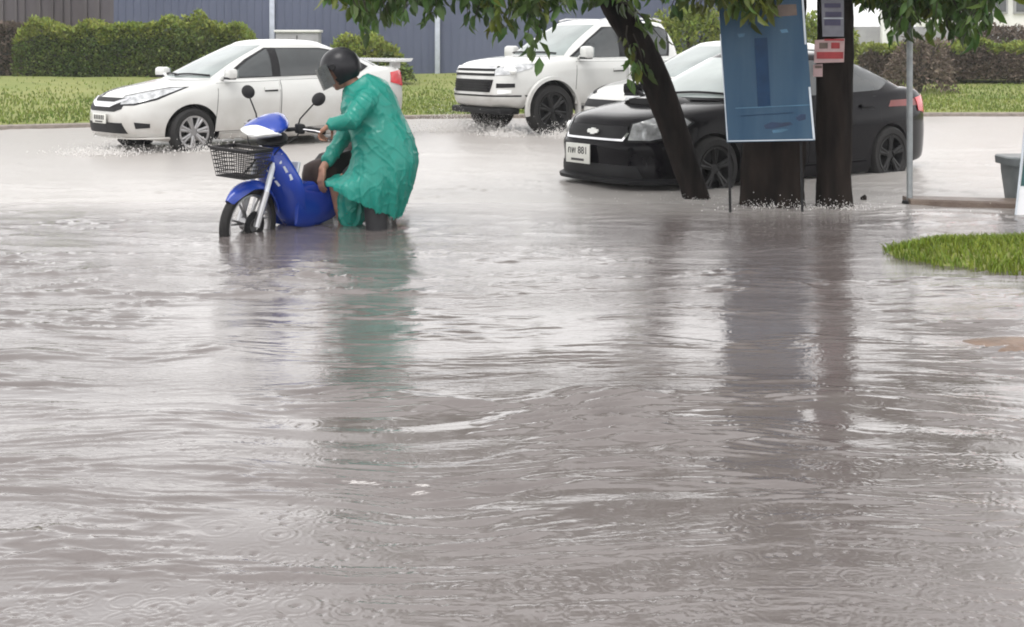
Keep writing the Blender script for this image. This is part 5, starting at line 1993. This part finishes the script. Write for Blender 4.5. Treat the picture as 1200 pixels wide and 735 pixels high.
    # long hanging pleats below the waist, strained diagonal creases over back and sleeves
    th_ = np.arctan2((co_[:, 1] + o_.y - 9.72), (co_[:, 0] + o_.x + 1.0))
    d = .052 * hang_ * fract_noise2(th_ * 4.2 + wz * .5, wz * .7, 71, 2)
    u_ = co_[:, 0] * .75 + co_[:, 2] * .66
    v_2 = -co_[:, 0] * .66 + co_[:, 2] * .75
    up_ = 1 - hang_ * .7
    n1 = fract_noise2(u_ * 8 + co_[:, 1] * 5, v_2 * 2.4 + co_[:, 1] * 1.5, 72, 2)
    n2 = fract_noise2(u_ * 4 - v_2 * 7 + co_[:, 1] * 3, v_2 * 5.0 + u_ * 3 + co_[:, 1] * 3, 75, 2)
    n3 = fract_noise2(th_ * 5.5 + wz * 1.2, wz * 1.6, 78, 2)
    d += .0085 * up_ * (np.exp(-np.abs(n1) * 13) - .3) + .0060 * (np.exp(-np.abs(n2) * 16) - .25)
    d += .010 * hang_ * (np.exp(-np.abs(n3) * 10) - .3)
    d += .008 * up_ * fract_noise2(u_ * 3.5, v_2 * 6 + co_[:, 1] * 4, 73, 2)
    co_ += no_ * d[:, None]
    me.vertices.foreach_set('co', co_.ravel())
    me.update()
    # open the hem
    bm = bmesh.new(); bm.from_mesh(me)
    dl = [f for f in bm.faces if f.normal.z < -.5 and f.calc_center_median().z + o_.z < .36 - .46 * (f.calc_center_median().x + o_.x + 1.42) + .03 and f.calc_center_median().z + o_.z < .36]
    bmesh.ops.delete(bm, geom=dl, context='FACES')
    lo = [v for v in bm.verts if not v.link_faces]
    bmesh.ops.delete(bm, geom=lo, context='VERTS')
    bm.to_mesh(me); bm.free()
    me.shade_smooth()
    # helmet
    hc = head + hr @ Vector((.012, 0, .022))
    h = MB()
    nu, nv = 40, 22
    vs, fs = [], []
    idx = {}
    for i in range(nv + 1):
        th = PI * .80 * i / nv
        for j in range(nu):
            ph = 2 * PI * j / nu
            p = Vector((.158 * math.sin(th) * math.cos(ph), .138 * math.sin(th) * math.sin(ph), .152 * math.cos(th)))
            vs.append(p)
    for i in range(nv):
        for j in range(nu):
            k = (j + 1) % nu
            cen = (vs[i * nu + j] + vs[(i + 1) * nu + k]) / 2
            front_ = cen.x < -.055 and cen.z < .035
            if front_: continue
            fs.append((i * nu + j, (i + 1) * nu + j, (i + 1) * nu + k, i * nu + k))
    vv = [hc + hr @ p for p in vs] + [hc + hr @ (p * .94) for p in vs]
    nn_ = len(vs)
    ec = {}
    for f in fs:
        for i in range(4):
            e = tuple(sorted((f[i], f[(i + 1) % 4]))); ec[e] = ec.get(e, 0) + 1
    fall = fs + [tuple(nn_ + i for i in reversed(f)) for f in fs]
    for f in fs:
        for i in range(4):
            a, b2 = f[i], f[(i + 1) % 4]
            if ec[tuple(sorted((a, b2)))] == 1:
                fall.append((b2, a, a + nn_, b2 + nn_))
    h.add(vv, fall)
    ho = h.build('helmet', M['helmet'], root, smooth=50)
    v_ = MB()
    rings = []
    for i in range(9):
        z = .065 - .165 * i / 8
        ring_ = []
        for j in range(17):
            a = R(-72 + 144 * j / 16)
            rr = .172 + .012 * i / 8
            ring_.append(hc + hr @ Vector((-rr * math.cos(a) * (1 - .10 * ((z) / .1) ** 2 if z > 0 else 1) - .012, .150 * math.sin(a), z)))
        rings.append(ring_)
    v_.loft(rings, cap=False, closed=False)
    v_.build('visor', M['visor'], ho, smooth=80)
    b3 = MB()
    for sy in (1, -1):
        b3.lathe([(.001, sy * .150), (.022, sy * .149), (.024, sy * .136)], hc + hr @ Vector((-.035, 0, .02)), 'Y', 14)
    b3.build('visor_screw', M['dark'], ho)
    return root


rider()


# ------------------------------------------------------------------ signs, posts, bin
def blue_sign():
    Y = 10.45
    c = PX(899, 84, Y)
    root = empty('notice_board', (c.x, Y, -.2))
    tag(root, 'faded blue sheet metal notice board on thin legs in front of the thick trunk', 'sign')

    def L(px, py, dy=0.0):
        p = PX(px, py, Y)
        return (p.x - c.x, dy, p.z + .2)
    TL, TR, BR, BL = L(842, -8), L(941, -10), L(955, 165), L(852, 167)

    def quad(pts, y0, y1):
        b = MB()
        b.add([(p[0], y0, p[2]) for p in pts] + [(p[0], y1, p[2]) for p in pts], [(3, 2, 1, 0), (4, 5, 6, 7), (0, 1, 5, 4), (1, 2, 6, 5), (2, 3, 7, 6), (3, 0, 4, 7)])
        return b
    bd = quad([TL, TR, BR, BL], 0, .025).build('board', M['sign'], root, smooth=0)

    def strip(p, q_, wd, name, m, y=-.004):
        p, q_ = Vector(p), Vector(q_)
        d = (q_ - p).normalized(); u = Vector((-d.z, 0, d.x)) * wd / 2
        b = MB()
        b.add([(r.x, yy, r.z) for yy in (y, y + .006) for r in (p - u, p + u, q_ + u, q_ - u)], [(3, 2, 1, 0), (4, 5, 6, 7), (0, 1, 5, 4), (1, 2, 6, 5), (2, 3, 7, 6), (3, 0, 4, 7)])
        return b.build(name, m, bd, smooth=0)
    strip(L(940, -8), L(944, 52), .016, 'edge_trim', M['edge'])
    strip(L(948.5, 102), L(954, 164), .016, 'edge_trim', M['edge'])
    strip(L(844, 40), L(852.5, 166), .007, 'edge_trim', M['edge'])
    strip(L(852, 165.5), L(954, 163.5), .008, 'edge_trim', M['edge'])
    strip(L(862, 127), L(949, 123), .007, 'printed_line', M['signlite'])
    strip(L(868, 136), L(930, 132), .006, 'printed_line', M['signdeep'])

    def blob(pts, m, name, y=-.0025):
        b = MB()
        v = [L(*p) for p in pts]
        n = len(v)
        b.add([(p[0], y, p[2]) for p in v] + [(p[0], y + .004, p[2]) for p in v], [tuple(range(n - 1, -1, -1)), tuple(range(n, 2 * n))] + [(i, (i + 1) % n, n + (i + 1) % n, n + i) for i in range(n)])
        b.build(name, m, bd, smooth=0)
    blob([(884, 45), (899, 44), (903, 124), (888, 126)], M['signdeep'], 'faded_print')
    blob([(895, 147), (904, 143), (915, 144), (926, 143), (929, 146), (916, 149), (905, 151), (897, 151)], M['signdark'], 'faded_print')
    blob([(932, 138), (938, 134), (944, 134), (944, 140), (936, 142)], M['signdark'], 'faded_print')
    blob([(905, 153), (918, 151), (924, 152), (916, 155), (906, 156)], M['signlite'], 'faded_print')
    blob([(864, 40), (873, 39), (872, 43), (866, 44)], M['signlite'], 'faded_print')
    blob([(914, 35), (922, 34), (924, 38), (916, 39)], M['signlite'], 'faded_print')
    blob([(902, 6), (933, 5), (934, 18), (903, 20)], M['brownprint'], 'faded_print')
    for px in (857, 942):
        p0, p1 = L(px, 262, .045), L(px - (4 if px < 900 else 6), -8, .045)
        if px > 900: p0 = L(px, 262, .045)
        MB().tube([p0, p1], .011, 8).build('leg', M['dark'], root)


blue_sign()


def notice(name, label, pts, Y, m, bars, group='paper notices on the straight trunk'):
    c = PX(sum(p[0] for p in pts) / 4, max(p[1] for p in pts), Y)
    root = empty(name, c)
    tag(root, label, 'notice', group)
    v = [PX(p[0], p[1], Y) - c for p in pts]
    b = MB()
    b.add([p for p in v] + [p + Vector((0, .006, 0)) for p in v], [(3, 2, 1, 0), (4, 5, 6, 7), (0, 1, 5, 4), (1, 2, 6, 5), (2, 3, 7, 6), (3, 0, 4, 7)])
    sh_ = b.build('sheet', m, root, smooth=0)
    for (x0, y0, x1, y1, mm) in bars:
        a, d = PX(x0, y0, Y) - c, PX(x1, y1, Y) - c
        MB().box(((a.x + d.x) / 2, -.002, (a.z + d.z) / 2), (abs(d.x - a.x), .004, abs(a.z - d.z))).build('print', mm, sh_, smooth=0)


Yn = 10.67
notice('paper_notice', 'grey lilac paper notice high on the straight trunk', [(962, -14), (989, -14), (989, 43), (964, 43)], Yn, M['lilac'],
       [(966, 4, 985, 9, M['lilacink']), (967, 14, 986, 20, M['lilacink']), (966, 23, 985, 30, M['lilacink']), (965, 21, 988, 22, M['edge']), (967, -6, 984, -1, M['lilacink'])])
notice('paper_notice', 'red and white paper notice below the grey one on the straight trunk', [(955, 47), (990, 45), (989, 73), (954, 74)], Yn - .012, M['paper'],
       [(957, 61, 988, 69, M['redprint']), (974, 50, 984, 57, M['redprint']), (960, 50, 970, 57, M['brownprint']), (966, 45.8, 989, 47.8, M['redprint'])])
notice('paper_scrap', 'torn pale paper scrap sticking out at the left of the straight trunk', [(953, 76), (964, 75), (964, 90), (953, 90)], Yn + .03, M['paper'], [(955, 77, 963, 80, M['brownprint'])])

# thin post at the right
p = PX(1066, 240, 11.0)
root = empty('metal_post', (p.x, p.y, -.2))
tag(root, 'thin grey metal post standing at the end of the kerb slab', 'post')
MB().tube([(0, 0, -.1), (0, 0, 2.9)], .026, 12).build('pole', M['steel'], root)
MB().lathe([(.001, .03), (.06, .03), (.07, .0), (.07, -.1)], (0, 0, .2), 'Z', 14).build('collar', M['dark'], root)

# kerb slab
def slab():
    b = MB()
    p0, p1 = PX(1063, 240, 11.0), PX(1230, 246, 10.75)
    d = (p1 - p0)
    n = 14
    rings = []
    for k in range(n + 1):
        t = k / n
        p = p0 + d * t
        j = .012 * noise.noise((t * 9, 0, 3))
        z1 = .052 + .008 * noise.noise((t * 14, 5, 3))
        rings.append([(p.x, p.y - .10 + j, -.3), (p.x, p.y - .10 + j, z1 - .015), (p.x, p.y - .085 + j, z1), (p.x, p.y + .13, z1 + .006), (p.x, p.y + .15, -.3)])
    b.loft(rings)
    o = b.build('kerb_slab', mat('wet_brown_kerb', (.10, .07, .055), .4, col2=(.20, .155, .125), scale=5, bump=.4), None, smooth=30)
    tag(o, 'low brown kerb slab just above the water from the metal post to the bin', 'kerb', kind='structure')


slab()


def litter_bin():
    c = PX(1208, 234, 11.1)
    root = empty('litter_bin', (c.x, 11.15, -.05))
    tag(root, 'grey plastic litter bin with a wide rim at the right edge', 'bin')
    b = MB()
    rings = []
    for z, w_, d_ in ((0, .155, .15), (.06, .165, .16), (.30, .195, .185), (.40, .20, .19)):
        rings.append([(math.copysign(abs(math.cos(a)) ** .35, math.cos(a)) * w_, math.copysign(abs(math.sin(a)) ** .35, math.sin(a)) * d_, z) for a in [2 * PI * j / 36 for j in range(36)]])
    b.loft(rings)
    b.build('bucket', M['bin'], root, smooth=40)
    b = MB()
    rings = []
    for z, k in ((.375, .21), (.38, .235), (.44, .24), (.452, .23), (.455, .2)):
        rings.append([(math.copysign(abs(math.cos(a)) ** .35, math.cos(a)) * k, math.copysign(abs(math.sin(a)) ** .35, math.sin(a)) * k * .95, z) for a in [2 * PI * j / 36 for j in range(36)]])
    b.loft(rings)
    b.build('lid', M['bin'], root, smooth=40)


litter_bin()


def a_board():
    Y = 10.35
    c = PX(1195, 255, Y)
    root = empty('leaning_board', (c.x, Y, -.1))
    tag(root, 'white framed board with teal upper panel leaning at the right edge', 'sign')
    def L(px, py, dy=0):
        p = PX(px, py, Y); return Vector((p.x - c.x, dy, p.z + .1))
    def q4(P, y0, y1):
        return MB().add([(p.x, y0, p.z) for p in P] + [(p.x, y1, p.z) for p in P], [(3, 2, 1, 0), (4, 5, 6, 7), (0, 1, 5, 4), (1, 2, 6, 5), (2, 3, 7, 6), (3, 0, 4, 7)])
    q4([L(1203, 132), L(1290, 132), L(1280, 275), L(1188, 275)], 0, .02).build('board', M['whiteboard'], root, smooth=0)
    q4([L(1204.5, 140), L(1284, 140), L(1280, 218), L(1196, 218)], -.004, .003).build('teal_panel', M['teal'], root, smooth=0)
    MB().tube([L(1203, 130, -.006), L(1187, 277, -.006)], .008, 6).build('frame_edge', M['edge'], root)


a_board()

# small dark stake breaking the water
p = PX(1012, 234, 11.3)
b = MB()
b.tube([(0, 0, -.2), (0, 0, .02), (.02, 0, .035)], [.03, .028, .015], 8)
o = b.build('stake', M['bark'], None, loc=(p.x, p.y, 0))
tag(o, 'small dark stump just breaking the water near the straight trunk', 'stump')


# ------------------------------------------------------------------ spray
def spray(name, label, spots, n, seed, rmin=.004, rmax=.013, parent=None):
    g = np.random.default_rng(seed)
    V, F = [], []
    oct_v = np.array([(1, 0, 0), (-1, 0, 0), (0, 1, 0), (0, -1, 0), (0, 0, 1), (0, 0, -1)], float)
    oct_f = np.array([(0, 2, 4), (2, 1, 4), (1, 3, 4), (3, 0, 4), (2, 0, 5), (1, 2, 5), (3, 1, 5), (0, 3, 5)])
    k = 0
    for (c, r, wgt, up) in spots:
        m = int(n * wgt)
        P = g.normal(0, .5, (m, 3)) * np.array(r) + np.array(c)
        P[:, 2] = np.abs(g.exponential(up, m)) + .003
        s = g.uniform(rmin, rmax, m) * np.exp(-P[:, 2] * 1.2)
        st = g.uniform(1.0, 2.2, m)
        for i in range(m):
            V.append(oct_v * s[i] * np.array((1, 1, st[i])) + P[i])
            F.append(oct_f + 6 * k); k += 1
    o = mesh_np(name, np.concatenate(V), np.concatenate(F), M['foam'], smooth=True)
    tag(o, label, 'spray', kind='stuff')


spray('tyre_spray', 'white spray thrown up by the wheels of the pickup', [((-.75, 20.1, 0), (.75, .5, 0), .55, .10), ((-.1, 19.1, 0), (.4, .35, 0), .2, .05), ((.9, 18.9, 0), (.5, .4, 0), .25, .05)], 9000, 3, .002, .008)
spray('tyre_spray', 'faint spray along the wheels and nose of the white saloon', [((-4.1, 16.4, 0), (.55, .35, 0), .35, .04), ((-5.1, 16.0, 0), (.5, .4, 0), .35, .035), ((-2.2, 18.4, 0), (.7, .5, 0), .3, .05)], 4200, 4, .0025, .008)
spray('rain_splash', 'rain splashes jumping from the water round the tree trunks', [((2.24, 10.75, 0), (.40, .14, 0), .35, .022), ((2.72, 10.68, 0), (.26, .12, 0), .25, .022), ((1.66, 11.25, 0), (.3, .15, 0), .1, .015), ((2.6, 11.3, 0), (1.6, .8, 0), .3, .010)], 1300, 5, .0016, .0042)


# ------------------------------------------------------------------ rain haze
def haze():
    m = bpy.data.materials.new('rain_haze')
    m.use_nodes = True
    t = m.node_tree
    t.nodes.remove(t.nodes['Principled BSDF'])
    v = t.nodes.new('ShaderNodeVolumePrincipled')
    v.inputs['Color'].default_value = (.93, .94, .95, 1)
    v.inputs['Density'].default_value = .0012
    v.inputs['Anisotropy'].default_value = .2
    t.links.new(v.outputs[0], t.nodes['Material Output'].inputs['Volume'])
    b = MB().box((0, 430, 9.3), (1300, 1300, 21.0))
    o = b.build('haze', m, None, smooth=0)
    tag(o, 'thin pale rain haze filling the air', 'haze', kind='stuff')


haze()
